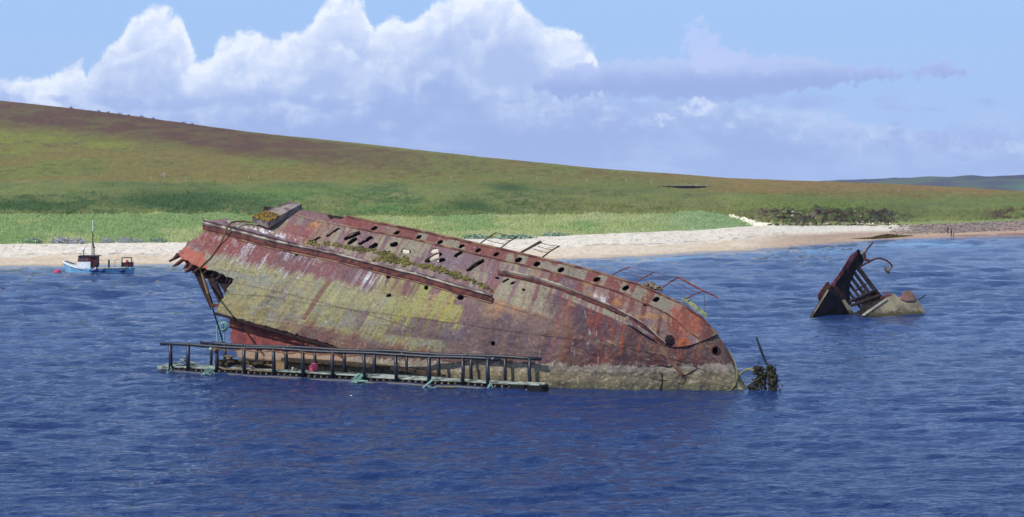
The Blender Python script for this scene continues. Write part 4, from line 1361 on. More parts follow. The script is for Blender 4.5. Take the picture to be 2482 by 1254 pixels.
# ring, cable and fallen strip at the bow
MB().tube([hull_pt(x, y, .08) for x, y in ((1613, 832), (1622, 840), (1634, 844), (1650, 843), (1675, 838), (1700, 830), (1720, 822), (1738, 813))], .045, 5, .3).build('bow_chain', M['chain'], wreck)
m = MB()
m.ball(hull_pt(1622, 826, .1), .26, 9, 6, .15, (1, .5, 1.2))
m.build('eye_plate', M['rust_dark'], wreck)
MB().plate([hull_pt(1593, 842, .12), hull_pt(1601, 838, .14), hull_pt(1659, 908, .12), hull_pt(1650, 911, .12)], [hull_pt(1593, 842, .02), hull_pt(1601, 838, .02), hull_pt(1659, 908, .01), hull_pt(1650, 911, .01)]).build('loose_strip', M['strip'], wreck)
MB().tube([hull_pt(x, y, .05) for x, y in ((1560, 896), (1600, 885), (1622, 889), (1640, 880), (1655, 912), (1668, 906), (1690, 893))], .03, 4, .3).build('bow_chain', M['chain'], wreck)
MB().tube([hull_pt(x, y, .04) for x, y in ((1575, 915), (1620, 922), (1652, 930), (1660, 915))], .02, 4).build('thin_cable', M['rope_brown'], wreck)
MB().tube([hull_pt(1603, 893, .03), hull_pt(1605, 925, .03), hull_pt(1598, 948, .03)], .03, 4).build('thin_cable', M['chain'], wreck)
m = MB()
m.tube([hull_pt(x, y, .07) for x, y in ((1764, 850), (1772, 866), (1780, 884), (1784, 902), (1785, 918), (1780, 934), (1770, 945), (1755, 949))], .035, 5, .2)
tag(m.build('mooring_rope', M['rope_yellow']), 'yellow green rope hanging down the bow stem to the water', 'rope')
MB().tube([hull_pt(1734 + 9.0 * math.cos(k * math.pi / 8), 851 + 10 * math.sin(k * math.pi / 8), .03) for k in range(17)], .05, 5).build('hawse_ring', M['rust_dark'], wreck)

# small frames beneath the wale
for x in (700, 745, 790, 840, 885, 930, 975, 1020):
    y = np.interp(x, [690, 850, 1000, 1080], [872, 882, 897, 912])
    MB().tube([hull_pt(x, y, .2), hull_pt(x - 1, Wf(x) + 3, .15)], .05, 5).build('wale_frame', M['timber_dark'], wreck)

# ropes over the hull
rp = [hull_pt(612, 546, .2), hull_pt(596, 546, .3), hull_pt(577, 551, .45), hull_pt(566, 559, .62), hull_pt(556, 572, .62), hull_pt(540, 590, .2), hull_pt(513, 626, .08), hull_pt(486, 651, .1)]
rp += [at(490, 668, hullD(487, 652) - .1), at(504, 714, 101.6), at(515, 747, 101.8)]
MB().tube(rp, .065, 6, .15).build('frayed_rope', M['rope_brown'])
tag(bpy.data.objects['frayed_rope'], 'brown rope running over the ledge and down the torn end of the hull', 'rope')
MB().tube([at(515, 747, 101.8), at(523, 772, 102), at(533, 803, 102.2), at(541, 832, 102.3)], .05, 5).build('dark_line', M['pole_dark'])
tag(bpy.data.objects['dark_line'], 'dark taut line from the hull down to the walkway rail', 'line')
m = MB()
m.tube([at(512, 632, hullD(512, 632) - .1), at(512, 633, hullD(512, 632) - .15)], .01, 4)

# ------------------------------------------------------------------ floating walkway in front
def seg3(a, b, f): return a * (1 - f) + b * f


NL, NRt = at(398, 902, gD(902)), at(1316, 952, gD(952))          # near tube, at the water
axv = (NRt - NL); Lw = np.linalg.norm(axv); axv /= Lw
pv = np.array([-axv[1], axv[0], 0.0])
if pv[1] < 0: pv = -pv
WID = 1.35
zv = np.array([0, 0, 1.0])
walk = empty('floating_walkway', NL + pv * WID / 2, 'long narrow floating walkway with dark tube handrails in front of the rusted hull', 'walkway')


def wk(s, w=0.0, z=0.0): return NL + axv * s + pv * w + zv * (z - NL[2])


def s_of(px, w=0.0):
    """how far along the walkway a photo column falls"""
    lo, hi_ = -5.0, Lw + 5
    for _ in range(40):
        mid_ = (lo + hi_) / 2
        if project(wk(mid_, w, 0.8))[0] < px: lo = mid_
        else: hi_ = mid_
    return lo


for w in (0.0, WID):
    s0, s1 = (s_of(392, w), s_of(1318, w)) if w == 0 else (s_of(470, w), s_of(1318, w))
    pts = [wk(s0 + (s1 - s0) * k / 24, w, -.01 + .03 * math.sin(k * 1.7)) for k in range(25)]
    MB().tube(pts, .20, 10).build('float_tube', M['tube'], walk, smooth=True)
for (w, x0, x1) in ((0.0, 390, 1213), (WID, 487, 1311)):
    s0, s1 = s_of(x0, w), s_of(x1, w)
    pts = [wk(s0 + (s1 - s0) * k / 20, w + .02 * math.sin(k * 1.3), 1.74 + .03 * math.sin(k * 1.1 + w) + random.uniform(-.012, .012)) for k in range(21)]
    r_ = MB().tube(pts, .10, 8).build('handrail', M['pole_dark'], walk, smooth=True)
    for xx in ((690, 975, 1195) if w == 0 else (700, 870, 1040, 1130, 1225)):
        s_ = s_of(xx, w)
        MB().tube([wk(s_ - .08, w, 1.745), wk(s_ + .08, w, 1.745)], .125, 8).build('rail_joint', M['pole_dark'], r_)
for (w, xs_) in ((0.0, (413, 457, 525, 592, 663, 734, 806, 882, 959, 1040, 1122, 1182)), (WID, (511, 545, 623, 693, 763, 835, 908, 986, 1062, 1142, 1224, 1284))):
    for x in xs_:
        s_ = s_of(x, w)
        rv = random.uniform(.85, 1.15)
        m = MB().tube([wk(s_ + random.uniform(-.07, .07), w + random.uniform(-.03, .03), -.05), wk(s_ + random.uniform(-.04, .04), w, .9), wk(s_, w, 1.72)], [.12 * rv, .105 * rv, .10 * rv], 8)
        m.build('post', M['pole_dark'], walk, smooth=True)
# deck boards between the tubes
s_end = s_of(1316)
runs = [(s_of(388), s_of(520), .55), (s_of(520), s_of(662), .35), (s_of(662), s_of(885), .6), (s_of(885), s_of(1062), .6), (s_of(1062), s_of(1230), .5), (s_of(1200), s_of(1306), .8)]
for i, (a, b_, w) in enumerate(runs):
    for k in range(3):
        w0 = .28 + k * .40
        z0 = .34 + .03 * ((i + k) % 3)
        m = MB().box(wk((a + b_) / 2, w0, z0), ((b_ - a) * .99, .36, .06), ax=axv, ay=pv)
        m.build('deck_board', M['board'] if not (i == 1 and k == 0) else M['timber'], walk)
m = MB()
for k in range(60):
    s_ = s_of(405) + (s_end - s_of(405)) * k / 60
    m.box(wk(s_, WID / 2, .22), (.09, WID, .12), ax=axv, ay=pv)
m.build('cross_bearers', M['timber'], walk)
for x in (1256, 1298):
    s_ = s_of(x)
    m = MB().box(wk(s_, .35, .12), (.86, 1.1, .46), ax=axv, ay=pv)
    m.build('end_float', M['black'], walk)
m = MB().box(wk(s_of(392), .8, .22), (.9, 1.3, .22), ax=axv, ay=pv)
m.build('end_float', M['board'], walk)
rnd = random.Random(4)
# yellow green weed on the tube
m = MB()
for (x, l_) in ((925, 1.0), (1004, .9), (1090, .8), (690, .5), (705, .2)):
    m.box(wk(s_of(x), -.19, .04), (l_, .03, .06), ax=axv, ay=pv)
tag(m.build('weed_fringe', M['moss'], walk), kind='stuff')


def rope_tangle(px, w, z, n, rad, label, mat='rope_teal', grp='turquoise ropes tied to the walkway'):
    s_ = s_of(px, w)
    m_ = MB()
    for k in range(n):
        p0 = wk(s_ + rnd.uniform(-.1, .1), w, z + rnd.uniform(-.05, .1))
        a = rnd.uniform(0, 6.28)
        pts = [p0]
        for j in range(1, 6):
            pts.append(p0 + axv * rad * math.cos(a + j * .7) * j / 5 + zv * (-.09 * j + .10 * math.sin(a + j)) - pv * .05 * j)
        m_.tube(pts, .026, 4, .2)
    tag(m_.build('rope_coil', M[mat]), label, 'rope', grp)


rope_tangle(411, -.2, .35, 3, .3, 'short turquoise rope tied round the leftmost walkway post')
rope_tangle(508, -.2, .45, 6, .6, 'looped turquoise rope hanging by the third walkway post')
rope_tangle(872, -.2, .5, 14, .6, 'big tangle of pale turquoise rope halfway along the walkway')
rope_tangle(1046, -.22, .4, 4, .5, 'thin green turquoise rope trailing at the walkway edge')
rope_tangle(1188, -.22, .4, 5, .4, 'turquoise rope ends by the last near walkway post')
# hanging cords at the left
m = MB()
m.tube([at(526, 790, 102), at(526, 808, 102.1), at(526, 828, 102.1)], .05, 5)
m.tube([at(542, 781, 102), at(543, 805, 102.1), at(542, 828, 102.1)], .045, 5)
for k in range(4):
    m.tube([at(540 + (7 + k) * math.cos(j * .63) + k, 792 + (8 + k * 1.5) * math.sin(j * .63), 101.9 + .03 * k) for j in range(11)], .035, 4)
m.tube([at(531, 783, 102), at(534, 776, 102), at(530, 786, 102)], .04, 4)
tag(m.build('rope_coil', M['rope_teal']), 'turquoise rope coil hanging with two cords under the torn hull edge', 'rope', 'turquoise ropes tied to the walkway')
# brown line swagged along the near rail
pts = []
for k in range(41):
    x = 520 + (875 - 520) * k / 40
    pts.append(wk(s_of(x), -.10, 1.66 - .13 * abs(math.sin(k / 40 * math.pi * 5))))
tag(MB().tube(pts, .035, 4, .2).build('swagged_rope', M['rope_brown']), 'brown rope swagged along the near handrail', 'rope')
s_ = s_of(959)
tag(MB().tube([wk(s_of(957), -.05, 1.6), wk(s_of(964), .3, 1.0), wk(s_of(985), .9, .6), wk(s_of(1000), 1.3, .45)], .03, 4).build('slack_rope', M['rope_brown']), 'pale slack rope from the handrail down to the boards', 'rope')
# white bands on the rails
for (x, w) in ((874, 0.0), (1181, 0.0), (958, WID), (1130, WID)):
    pass

# things lying on the walkway
def ball_thing(name, mat, px, w, z, r, label, cat, sq=(1, 1, 1)):
    p = wk(s_of(px, w), w, z)
    tag(MB().ball(p, r, 16, 11, 0, sq).build(name, M[mat], smooth=True), label, cat)


ball_thing('buoy', 'buoy_pink', 760, .95, .62, .28, 'pink round buoy lying on the walkway boards', 'buoy')
ball_thing('float', 'buoy_white', 710, .9, .50, .10, 'small cream float left of the pink buoy', 'float')
ball_thing('float', 'rock', 717, .85, .46, .10, 'small brownish float between cream float and pink buoy', 'float')
ball_thing('float', 'buoy_white', 511, -.1, 1.56, .12, 'small pinkish white float hung on the near handrail', 'float')
ball_thing('float', 'rope_brown', 522, -.12, 1.52, .13, 'rusty brown float hung on the near handrail', 'float')
for (x, w, z, l_, a_, lab, mt) in ((438, .5, .62, .9, .55, 'pale board propped at the left end of the walkway', 'board'), (456, .7, .66, .9, -.5, 'grey board leaning behind the second walkway post', 'board')):
    p = wk(s_of(x, w), w, z)
    d_ = axv * math.cos(a_) + zv * math.sin(a_) * .55
    d_ /= np.linalg.norm(d_)
    tag(MB().box(p, (l_, .5, .04), ax=d_, ay=pv, az=np.cross(d_, pv)).build('loose_board', M[mt]), lab, 'board', 'boards lying on the walkway')
p = wk(s_of(625, .8), .8, .75)
d_ = axv * .97 + zv * .22
tag(MB().box(p, (1.1, .12, .07), ax=d_, ay=pv, az=np.cross(d_, pv)).build('loose_board', M['post']), 'narrow pale plank slanting up over the brown debris', 'board', 'boards lying on the walkway')
m = MB()
for k in range(16):
    m.box(wk(s_of(rnd.uniform(545, 640), .9), .9 + rnd.uniform(-.35, .35), rnd.uniform(.45, .85)), (rnd.uniform(.5, 1.4), rnd.uniform(.1, .5), rnd.uniform(.06, .25)), ax=(axv + zv * rnd.uniform(-.15, .15)), ay=pv)
tag(m.build('debris_pile', M['timber_dark']), 'heap of brown broken timber at the left of the walkway', 'debris')
m = MB()
m.box(wk(s_of(556, 1.1), 1.1, 1.05), (.7, .35, .06), ax=axv, ay=pv)
m.box(wk(s_of(556, 1.1), 1.1, .72), (.3, .3, .6), ax=axv, ay=pv)
tag(m.build('wooden_crate', M['timber']), 'small wooden stand topping the debris heap', 'crate')

# ------------------------------------------------------------------ weeded wreckage right of the bow
Dw = 92.3
deb = empty('wreck_debris', at(1852, 952, Dw) * np.array([1, 1, 0]), 'dark seaweed covered wreckage with a leaning pole just off the bow', 'wreckage')
m = MB()
rr = random.Random(9)


def lump(m_, px, py, D, r, n_=9):
    for k in range(n_):
        m_.ball(at(px + rr.uniform(-.6, .6) * r * 43, py + rr.uniform(-.7, .7) * r * 43, D + rr.uniform(-.15, .15)), r * rr.uniform(.4, .75), 7, 5, .35, (1, 1, 1.2))


for (x, y, r) in ((1833, 899, .20), (1842, 904, .26), (1848, 918, .24), (1838, 926, .2), (1832, 938, .14), (1826, 942, .16), (1820, 943, .10), (1834, 948, .14), (1851, 930, .14), (1855, 941, .09)):
    lump(m, x, y, Dw + .2, r)
m.build('weed_clump', M['weed'], deb)
m = MB()
for (x, y, r) in ((1865, 894, .18), (1870, 903, .24), (1874, 915, .24), (1873, 927, .24), (1876, 938, .22), (1874, 950, .22), (1866, 910, .16), (1868, 948, .12)):
    lump(m, x, y, Dw - .1, r)
m.build('weed_clump', M['weed'], deb)
m = MB()
for k in range(420):
    x, y = rr.choice(((1842, 910), (1872, 920), (1846, 925), (1868, 900), (1875, 940), (1830, 940)))
    p = at(x + rr.gauss(0, 7), y + rr.gauss(0, 11), Dw + rr.uniform(-.3, .3))
    q = p + np.array([rr.uniform(-.16, .16), rr.uniform(-.1, .1), rr.uniform(-.22, .05)])
    s_ = np.array([.05, 0, .02])
    m.add([p - s_, p + s_, q], [(0, 1, 2)])
tag(m.build('weed_fronds', M['weed'], deb), kind='stuff')
MB().tube([at(1833, 817, Dw + .3), at(1845, 850, Dw + .2), at(1856, 878, Dw + .1), at(1865, 894, Dw)], [.05, .075, .06, .05], 7, .1).build('pole', M['pole_dark'], deb)
MB().tube([at(1792, 909, 92.9), at(1803, 899, 92.8), at(1814, 895, 92.6), at(1828, 898, 92.4)], .055, 6, .1).build('bent_pipe', M['rope_yellow'], deb)
MB().tube([at(1812, 938, 92.6), at(1828, 926, 92.4), at(1850, 912, 92.1)], .05, 6, .15).build('slanting_pipe', M['timber_dark'], deb)

# ------------------------------------------------------------------ second wreck, out on the right
D2 = gD(767)
w2 = empty('shipwreck', at(2100, 767, D2) * np.array([1, 1, 0]), 'smaller broken wreck piece on the right, tall dark plate with open lattice and tan plates', 'shipwreck')


def pl2(name, pts, mat, D=None, th=.12, lab=None):
    """plate: pts are (px, py, extra distance)"""
    f_ = [at(p[0], p[1], D2 + p[2]) for p in pts]
    n_ = np.cross(f_[1] - f_[0], f_[2] - f_[0])
    n_ /= np.linalg.norm(n_) + 1e-9
    if n_[1] < 0: n_ = -n_
    m_ = MB().plate(f_, [p + n_ * th for p in f_])
    o_ = m_.build(name, M[mat], w2)
    if lab: tag(o_, lab)
    return o_


pl2('side_plate', [(1964, 772, -.6), (2007, 702, .2), (2018, 693, .9), (2044, 728, 1.6), (2068, 772, 2.4)], 'plate_dark', lab='dark triangular plate at the left')  # shade of the side turned from the sun is put into the colour
pl2('plate_edge', [(1962, 772, -.75), (1967, 772, -.75), (2009, 704, .1), (2006, 701, .1)], 'plate_tan')  # pale strip paints the sunlit left edge of the dark plate
pl2('rear_lump', [(1983, 722, 1.4), (1985, 712, 1.4), (2004, 686, 1.6), (2008, 683, 1.6), (2014, 692, 1.6), (2006, 720, 1.5), (1988, 735, 1.4)], 'rust', th=.12)
pl2('tall_plate', [(2044, 728, 1.5), (2024, 700, 1.2), (2013, 691, 1.2), (2042, 651, 2.4), (2060, 621, 2.9), (2074, 611, 3.2), (2079, 606, 3.3), (2086, 617, 3.6), (2093, 635, 3.9), (2088, 644, 3.7), (2081, 649, 3.4), (2071, 660, 3.1), (2067, 672, 3.0), (2060, 689, 2.8), (2057, 710, 2.6), (2058, 722, 2.4), (2062, 740, 2.4), (2056, 740, 2.2)], 'plate_dark', th=.2)
pl2('maroon_sheet', [(2043, 652, 2.0), (2060, 621, 2.5), (2073, 611, 2.8), (2078, 608, 2.9), (2079, 617, 3.0), (2066, 633, 2.6), (2054, 655, 2.3)], 'plate_maroon', th=.08)  # maroon overlay paints the lit left part of the tall plate
pl2('maroon_sheet', [(2014, 692, 1.0), (2042, 652, 1.9), (2046, 656, 2.0), (2020, 696, 1.1)], 'plate_maroon', th=.08)
pl2('brace_plate', [(2017, 694, .8), (2026, 692, .9), (2040, 706, 1.2), (2050, 733, 1.7), (2044, 729, 1.5)], 'rust', th=.1)
pl2('lit_post', [(2042, 729, 1.2), (2049, 727, 1.3), (2078, 772, 1.7), (2066, 772, 1.5)], 'plate_tan', th=.15)


def bar2(name, a, b, r, mat='plate_dark', mid_=None):
    pts = [at(a[0], a[1], D2 + a[2])] + ([at(mid_[0], mid_[1], D2 + mid_[2])] if mid_ else []) + [at(b[0], b[1], D2 + b[2])]
    return MB().tube(pts, r, 6, .06).build(name, M[mat], w2)


bar2('lattice_spar', (2079, 648, 3.4), (2136, 724, 2.2), 0.216)
bar2('lattice_bar', (2070, 660, 3.1), (2108, 712, 2.4), 0.162)
bar2('lattice_bar', (2064, 674, 3.0), (2094, 714, 2.5), 0.162)
bar2('lattice_bar', (2060, 690, 2.9), (2084, 722, 2.4), 0.135)
bar2('lattice_bar', (2057, 707, 2.8), (2090, 752, 2.2), 0.135)
bar2('lattice_bar', (2092, 705, 2.5), (2116, 748, 2.0), 0.176)
bar2('cross_rail', (2070, 708, 2.6), (2100, 688, 2.5), .09, 'rust_dark')
bar2('cross_rail', (2056, 733, 2.3), (2122, 704, 2.3), .17)
bar2('cross_rail', (2062, 742, 2.2), (2135, 716, 2.1), .14, 'rust_dark')
pl2('inner_bulkhead', [(2074, 727, 2.4), (2120, 705, 2.4), (2134, 722, 2.2), (2150, 726, 1.9), (2120, 745, 1.6), (2088, 762, 1.3), (2078, 772, 1.5), (2071, 758, 2.0), (2092, 748, 2.0), (2084, 731, 2.2)], 'plate_dark', th=.15)
pl2('right_plate', [(2087, 772, -.5), (2091, 763, -.5), (2149, 724, .6), (2158, 720, .8), (2175, 742, .6), (2194, 772, .3)], 'plate_tan', lab='tan plate sloping up from the water')
pl2('plate_edge', [(2089, 764, -.62), (2149, 723, .48), (2151, 726, .48), (2094, 766, -.62)], 'post', th=.06)
pl2('right_plate', [(2157, 720, .7), (2163, 712, 1.0), (2168, 712, 1.0), (2176, 719, 1.0), (2184, 722, 1.0), (2212, 722, 1.1), (2226, 728, 1.2), (2242, 756, .9), (2236, 772, .6), (2192, 772, .4)], 'plate_tan', lab='tan plate with a maroon cap at the far right')
pl2('cap_plate', [(2183, 725, .85), (2188, 710, 1.0), (2202, 703, 1.1), (2211, 708, 1.1), (2222, 724, 1.1), (2214, 729, .9), (2196, 730, .8)], 'cap', th=.08)
bar2('ridge_bar', (2136, 724, 1.8), (2162, 716, 1.2), .16, 'rust')
bar2('hook', (2141, 708, 1.4), (2152, 722, 1.2), .10, 'rust_red', mid_=(2147, 710, 1.3))
m = MB()
m.tube([at(x, y, D2 + 3.2) for x, y in ((2081, 649), (2095, 641), (2108, 634), (2120, 628), (2132, 626), (2146, 630), (2156, 637), (2163, 645), (2160, 650))], .085, 7, .1)
dv = m.build('davit_arm', M['rust'], w2)
m = MB()
for (x, y, r) in ((2152, 655, .24), (2148, 653, .17), (2156, 652, .17), (2153, 660, .18), (2158, 649, .1)):
    m.ball(at(x, y, D2 + 3.2), r, 8, 6, .25, (1, .6, 1))
m.build('pulley_block', M['rock'], dv)
bar2('top_pole', (2095, 614, 3.4), (2116, 588, 3.4), .08, 'rust', mid_=(2103, 603, 3.4))
bar2('top_bracket', (2087, 616, 3.5), (2098, 606, 3.4), .12, 'stone_pale')
bar2('top_bracket', (2094, 615, 3.5), (2108, 632, 3.3), .15, 'rust', mid_=(2097, 630, 3.4))
bar2('thin_rod', (2226, 727, 1.0), (2244, 715, 1.0), .05, 'chain')

# ------------------------------------------------------------------ fishing boat on the left
Db_ = float(gD(663.5))
K = Db_ / 4000
bo = at(240, 663.5, Db_) * np.array([1, 1, 0])
boat = empty('fishing_boat', bo, 'small light blue and white fishing boat moored off the beach on the left', 'boat')


def bl(px, py, dy=0.0):
    """a point on the boat: photo column and row, metres towards or away from us"""
    return at(px, py, Db_ + dy)


# hull by stations: (column, sheer row, half beam at sheer, half beam at water, water column)
stn = [(153, 633, .05, .03, 161), (160, 635.5, .45, .25, 166), (172, 640, .95, .7, 176), (190, 645, 1.25, 1.05, 192), (212, 649, 1.35, 1.2, 212), (232, 651, 1.38, 1.25, 232), (262, 651.5, 1.35, 1.22, 262), (295, 650.5, 1.25, 1.1, 294), (323, 649, 1.1, .9, 321)]
vs, fs, cols_ = [], [], []
for (x, ysh, hb, hw, xw) in stn:
    a, k1, wl, kl = [], bl(x, ysh), bl(xw, 663.5), bl(xw, 676)
    for (q, h_, ff) in ((k1, -hb, 0), (k1 * .55 + wl * .45, -(hb * .55 + hw * .45) - .02, 0), (wl, -hw, 0), (kl, 0, 0), (wl, hw, 0), (k1 * .55 + wl * .45, hb * .55 + hw * .45 + .02, 0), (k1, hb, 0)):
        a.append(q + np.array([0, h_, 0]))
    vs += a
n7 = 7
for i in range(len(stn) - 1):
    for k in range(6):
        fs.append((i * n7 + k, (i + 1) * n7 + k, (i + 1) * n7 + k + 1, i * n7 + k + 1))
fs.append(tuple((len(stn) - 1) * n7 + k for k in range(7)))
bh = MB().add(vs, fs).build('boat_hull', M['boat_blue'], boat)
MB().add([v for i in range(len(stn)) for v in (vs[i * 7], vs[i * 7 + 6])], [(2 * i, 2 * i + 1, 2 * i + 3, 2 * i + 2) for i in range(len(stn) - 1)]).build('boat_deck', M['deck_grey'], boat).location.z -= .28
# white bulwark of the forward half, cream gunwale aft
m = MB()
for sgn in (-1, 1):
    for i in range(4):
        p0, p1 = stn[i], stn[i + 1]
        q = []
        for (x, ysh, hb, hw, xw) in (p0, p1):
            q += [(bl(x, ysh - 1.2) + np.array([0, sgn * (hb + .05), 0]), bl(x + .4, ysh + (4.4 if x < 200 else 3.2)) + np.array([0, sgn * (hb + .04), 0]))]
        f_ = [q[0][0], q[1][0], q[1][1], q[0][1]]
        m.plate(f_, [p - np.array([0, sgn * .1, 0]) for p in f_])
m.build('white_bulwark', M['white'], boat)
m = MB()
m.tube([bl(237, 651, -1.45), bl(262, 651, -1.42), bl(310, 649.2, -1.25)], .12, 6)
m.build('gunwale', M['board'], boat)
m = MB()
m.plate([bl(222, 654, -1.42), bl(228, 651, -1.42), bl(234, 646, -1.42), bl(235, 649, -1.42), bl(228, 655, -1.42)], [bl(222, 654, -1.3), bl(228, 651, -1.3), bl(234, 646, -1.3), bl(235, 649, -1.3), bl(228, 655, -1.3)])
m.build('white_bulwark', M['white'], boat)
MB().tube([bl(156, 634, 0), bl(163, 634, -.3), bl(172, 637, -.8), bl(184, 641, -1.0)], .06, 5).build('bow_rail', M['cabin_roof'], boat)
# wheelhouse
def cuboid(m_, x0, y0, x1, y1, h0, h1, slant=0, slant2=0):
    f_ = [bl(x0 + slant, y0, -h0), bl(x1 + slant2, y0, -h0), bl(x1, y1, -h0), bl(x0, y1, -h0)]
    b_ = [p + np.array([0, h0 + h1, 0]) for p in f_]
    return m_.plate(f_, b_)


cuboid(MB(), 186, 635, 219, 652, .95, .95, 1, 0).build('wheelhouse_base', M['white'], boat)
wh = cuboid(MB(), 188, 622, 219, 635, .9, .9, 2, 1).build('wheelhouse', M['cabin_red'], boat)
for (x0, x1) in ((191, 195), (197, 203), (205.5, 208), (209, 214)):
    cuboid(MB(), x0, 624, x1, 633.5, .93, -.90, .3, .3).build('window', M['glass'] if x0 != 205.5 else M['orange'], wh)
cuboid(MB(), 219.5, 622, 233, 648, .75, .75, 0, 1).build('wheelhouse_rear', M['cabin_red'], boat)
cuboid(MB(), 219, 633, 224, 648.5, .85, .0, 0, 0).build('side_screen', M['green_dark'], boat)
cuboid(MB(), 187.5, 620.3, 235, 622.2, 1.05, 1.05, 1, 1).build('cabin_roof', M['cabin_roof'], boat)
m = MB()
m.tube([bl(225.5, 621), bl(225, 570), bl(224.6, 561)], [.07, .06, .05], 6)
m.build('mast', M['cabin_roof'], boat)
MB().tube([bl(224.6, 561), bl(224.4, 534)], .055, 6).build('aerial', M['white'], boat)
MB().tube([bl(221, 621), bl(222, 600), bl(224.8, 575)], .035, 5).build('mast_stay', M['mast'], boat)
MB().tube([bl(230, 621), bl(228.5, 605), bl(227, 590)], .05, 5).build('lamp_post', M['cabin_roof'], boat)
MB().ball(bl(228.5, 600, -.1), .13, 8, 6).build('deck_lamp', M['rock'], boat)
MB().tube([bl(193, 621), bl(202, 607), bl(214, 590)], .03, 5).build('derrick', M['post'], boat)
MB().tube([bl(203, 621), bl(203, 608)], .06, 5).build('radar_post', M['cabin_roof'], boat)
MB().ball(bl(202, 606), .19, 10, 8).build('radar_dome', M['white'], boat, smooth=True)
# working deck
m = MB()
for (x0, y0, x1, y1) in ((295, 648, 296, 625), (319, 648, 319, 625), (296, 625, 319, 625)):
    m.tube([bl(x0, y0, -.6), bl(x1, y1, -.6)], .07, 6)
    m.tube([bl(x0, y0, .6), bl(x1, y1, .6)], .05, 6)
m.tube([bl(296, 625, -.6), bl(296, 625, .6)], .06, 6).tube([bl(319, 625, -.6), bl(319, 625, .6)], .06, 6)
m.build('stern_gantry', M['green_dark'], boat)
cuboid(MB(), 294, 637, 305, 648, .55, .2).build('fish_bin', M['green_dark'], boat)
cuboid(MB(), 305, 636, 320, 648, .5, .4).build('fish_bin', M['cabin_red'], boat)
MB().ball(bl(308, 634, -.6), .19, 10, 8, 0, (1, .5, 1)).build('lifebuoy', M['orange'], boat, smooth=True)
MB().tube([bl(264, 650, -1.0), bl(264, 630, -1.0)], .12, 6).build('winch_post', M['green_dark'], boat)
MB().tube([bl(278, 650, -.9), bl(279, 631, -.9), bl(284, 630, -.9)], .04, 5).build('hand_rail', M['mast'], boat)
m = MB()
m.tube([bl(236, 632, .9), bl(265, 630, .9), bl(296, 632, .9)], .02, 4)
m.build('guard_wire', M['mast'], boat)
m = MB()
m.tube([bl(233, 658, -1.45), bl(235, 645, -1.3), bl(238, 637, -1.1)], [.28, .22, .18], 8, .15)
m.build('tyre_fender', M['black'], boat)
for (x0, x1) in ((217, 236), (239, 254), (288, 303)):
    MB().tube([bl(x0, 656, -1.50), bl((x0 + x1) / 2, 656.8, -1.58), bl(x1, 656, -1.50)], [.13, .2, .13], 8).build('fender', M['boat_blue_dark'], boat, smooth=True)
MB().tube([bl(155, 637, -.1), bl(149, 648, -.3), bl(145, 657, -.4)], .025, 4).build('mooring_line', M['mast'], boat)
tag(MB().ball(at(139.5, 660, float(gD(663.8))) , .46, 14, 10, 0, (1, 1, .72)).build('buoy', M['buoy_red'], smooth=True), 'red mooring buoy floating left of the blue boat', 'buoy')
tag(MB().ball(at(381.5, 683, float(gD(685))), .17, 10, 7, 0, (1.3, 1, .8)).build('float', M['stone_pale'], smooth=True), 'tiny pale float on open water left of the torn hull', 'float')
tag(MB().ball(at(8, 701, float(gD(702.5))), .22, 10, 7, .2, (1.8, 1, .6)).build('driftwood', M['timber_dark']), 'small dark floating object at the left edge of the sea', 'driftwood')

# ------------------------------------------------------------------ fence posts, wall, walkers, bushes
posts = [(18, 335, 9), (151, 367, 12), (274, 397, 10), (197, 424, 7), (366, 431, 9), (451, 434, 13), (603, 430, 7), (752, 429, 6), (900, 433, 8), (1093, 431, 9), (1238, 431, 8), (1302, 432, 10), (1423, 437, 9), (1517, 437, 11), (1578, 441, 9), (1660, 446, 9), (1690, 447, 7), (2178, 462, 7)]
order = ['first', 'second', 'fourth', 'third', 'fifth', 'seventh', 'eighth', 'ninth', 'tenth', 'eleventh', 'twelfth', 'thirteenth', 'fourteenth', 'fifteenth', 'sixteenth', 'seventeenth', 'eighteenth', 'nineteenth']
for (px, y, h), w_ in zip(posts, order):
    D = float(terr_D(px, y + h / 2))
    b0 = at(px, y + h / 2, D)
    gz = min(b0[2], ground_z(b0[0], b0[1])) - .2
    tz = at(px, y - h / 2, D)[2]
    o = MB().tube([(b0[0], b0[1], gz), (b0[0] + .04, b0[1], tz)], [.13, .10], 5).build('fence_post', M['post'])
    tag(o, 'thin pale fence post on the hillside, %s post counted from the left' % w_, 'fence post', 'pale fence posts scattered over the hillside')
D = float(terr_D(399, 433))
fp = empty('braced_post', at(399, 433, D), 'tall pale fence post with a slanting brace, sixth from the left on the hillside', 'fence post', 'pale fence posts scattered over the hillside')
MB().tube([at(399.5, 436, D), at(399, 418, D)], .16, 6).build('post', M['post'], fp)
MB().tube([at(390, 427, D), at(399, 420, D)], .13, 6).build('brace', M['post'], fp)

Dq = float(terr_D(1655, 457))
wl = empty('stone_wall', at(1650, 458, Dq), 'low dark stone wall with pale coping on the green slope', 'wall')
f_ = [at(x, y, Dq + (x - 1600) * .02) for x, y in ((1603, 451), (1712, 452), (1711, 455), (1680, 457), (1656, 458), (1655, 462), (1640, 462), (1622, 457.5), (1605, 456))]
MB().plate(f_, [p + np.array([0, 1.2, 0]) for p in f_]).build('wall_face', M['stone_dark'], wl)
m = MB()
r5 = random.Random(2)
for k in range(26):
    x = 1597 + k * 4.9
    m.ball(at(x, 450.2 + .015 * k + r5.uniform(-.5, .5), Dq + (x - 1600) * .02 - .1), r5.uniform(.22, .42), 6, 4, .25, (1.5, 1.2, .6))
m.build('coping', M['stone_pale'], wl)


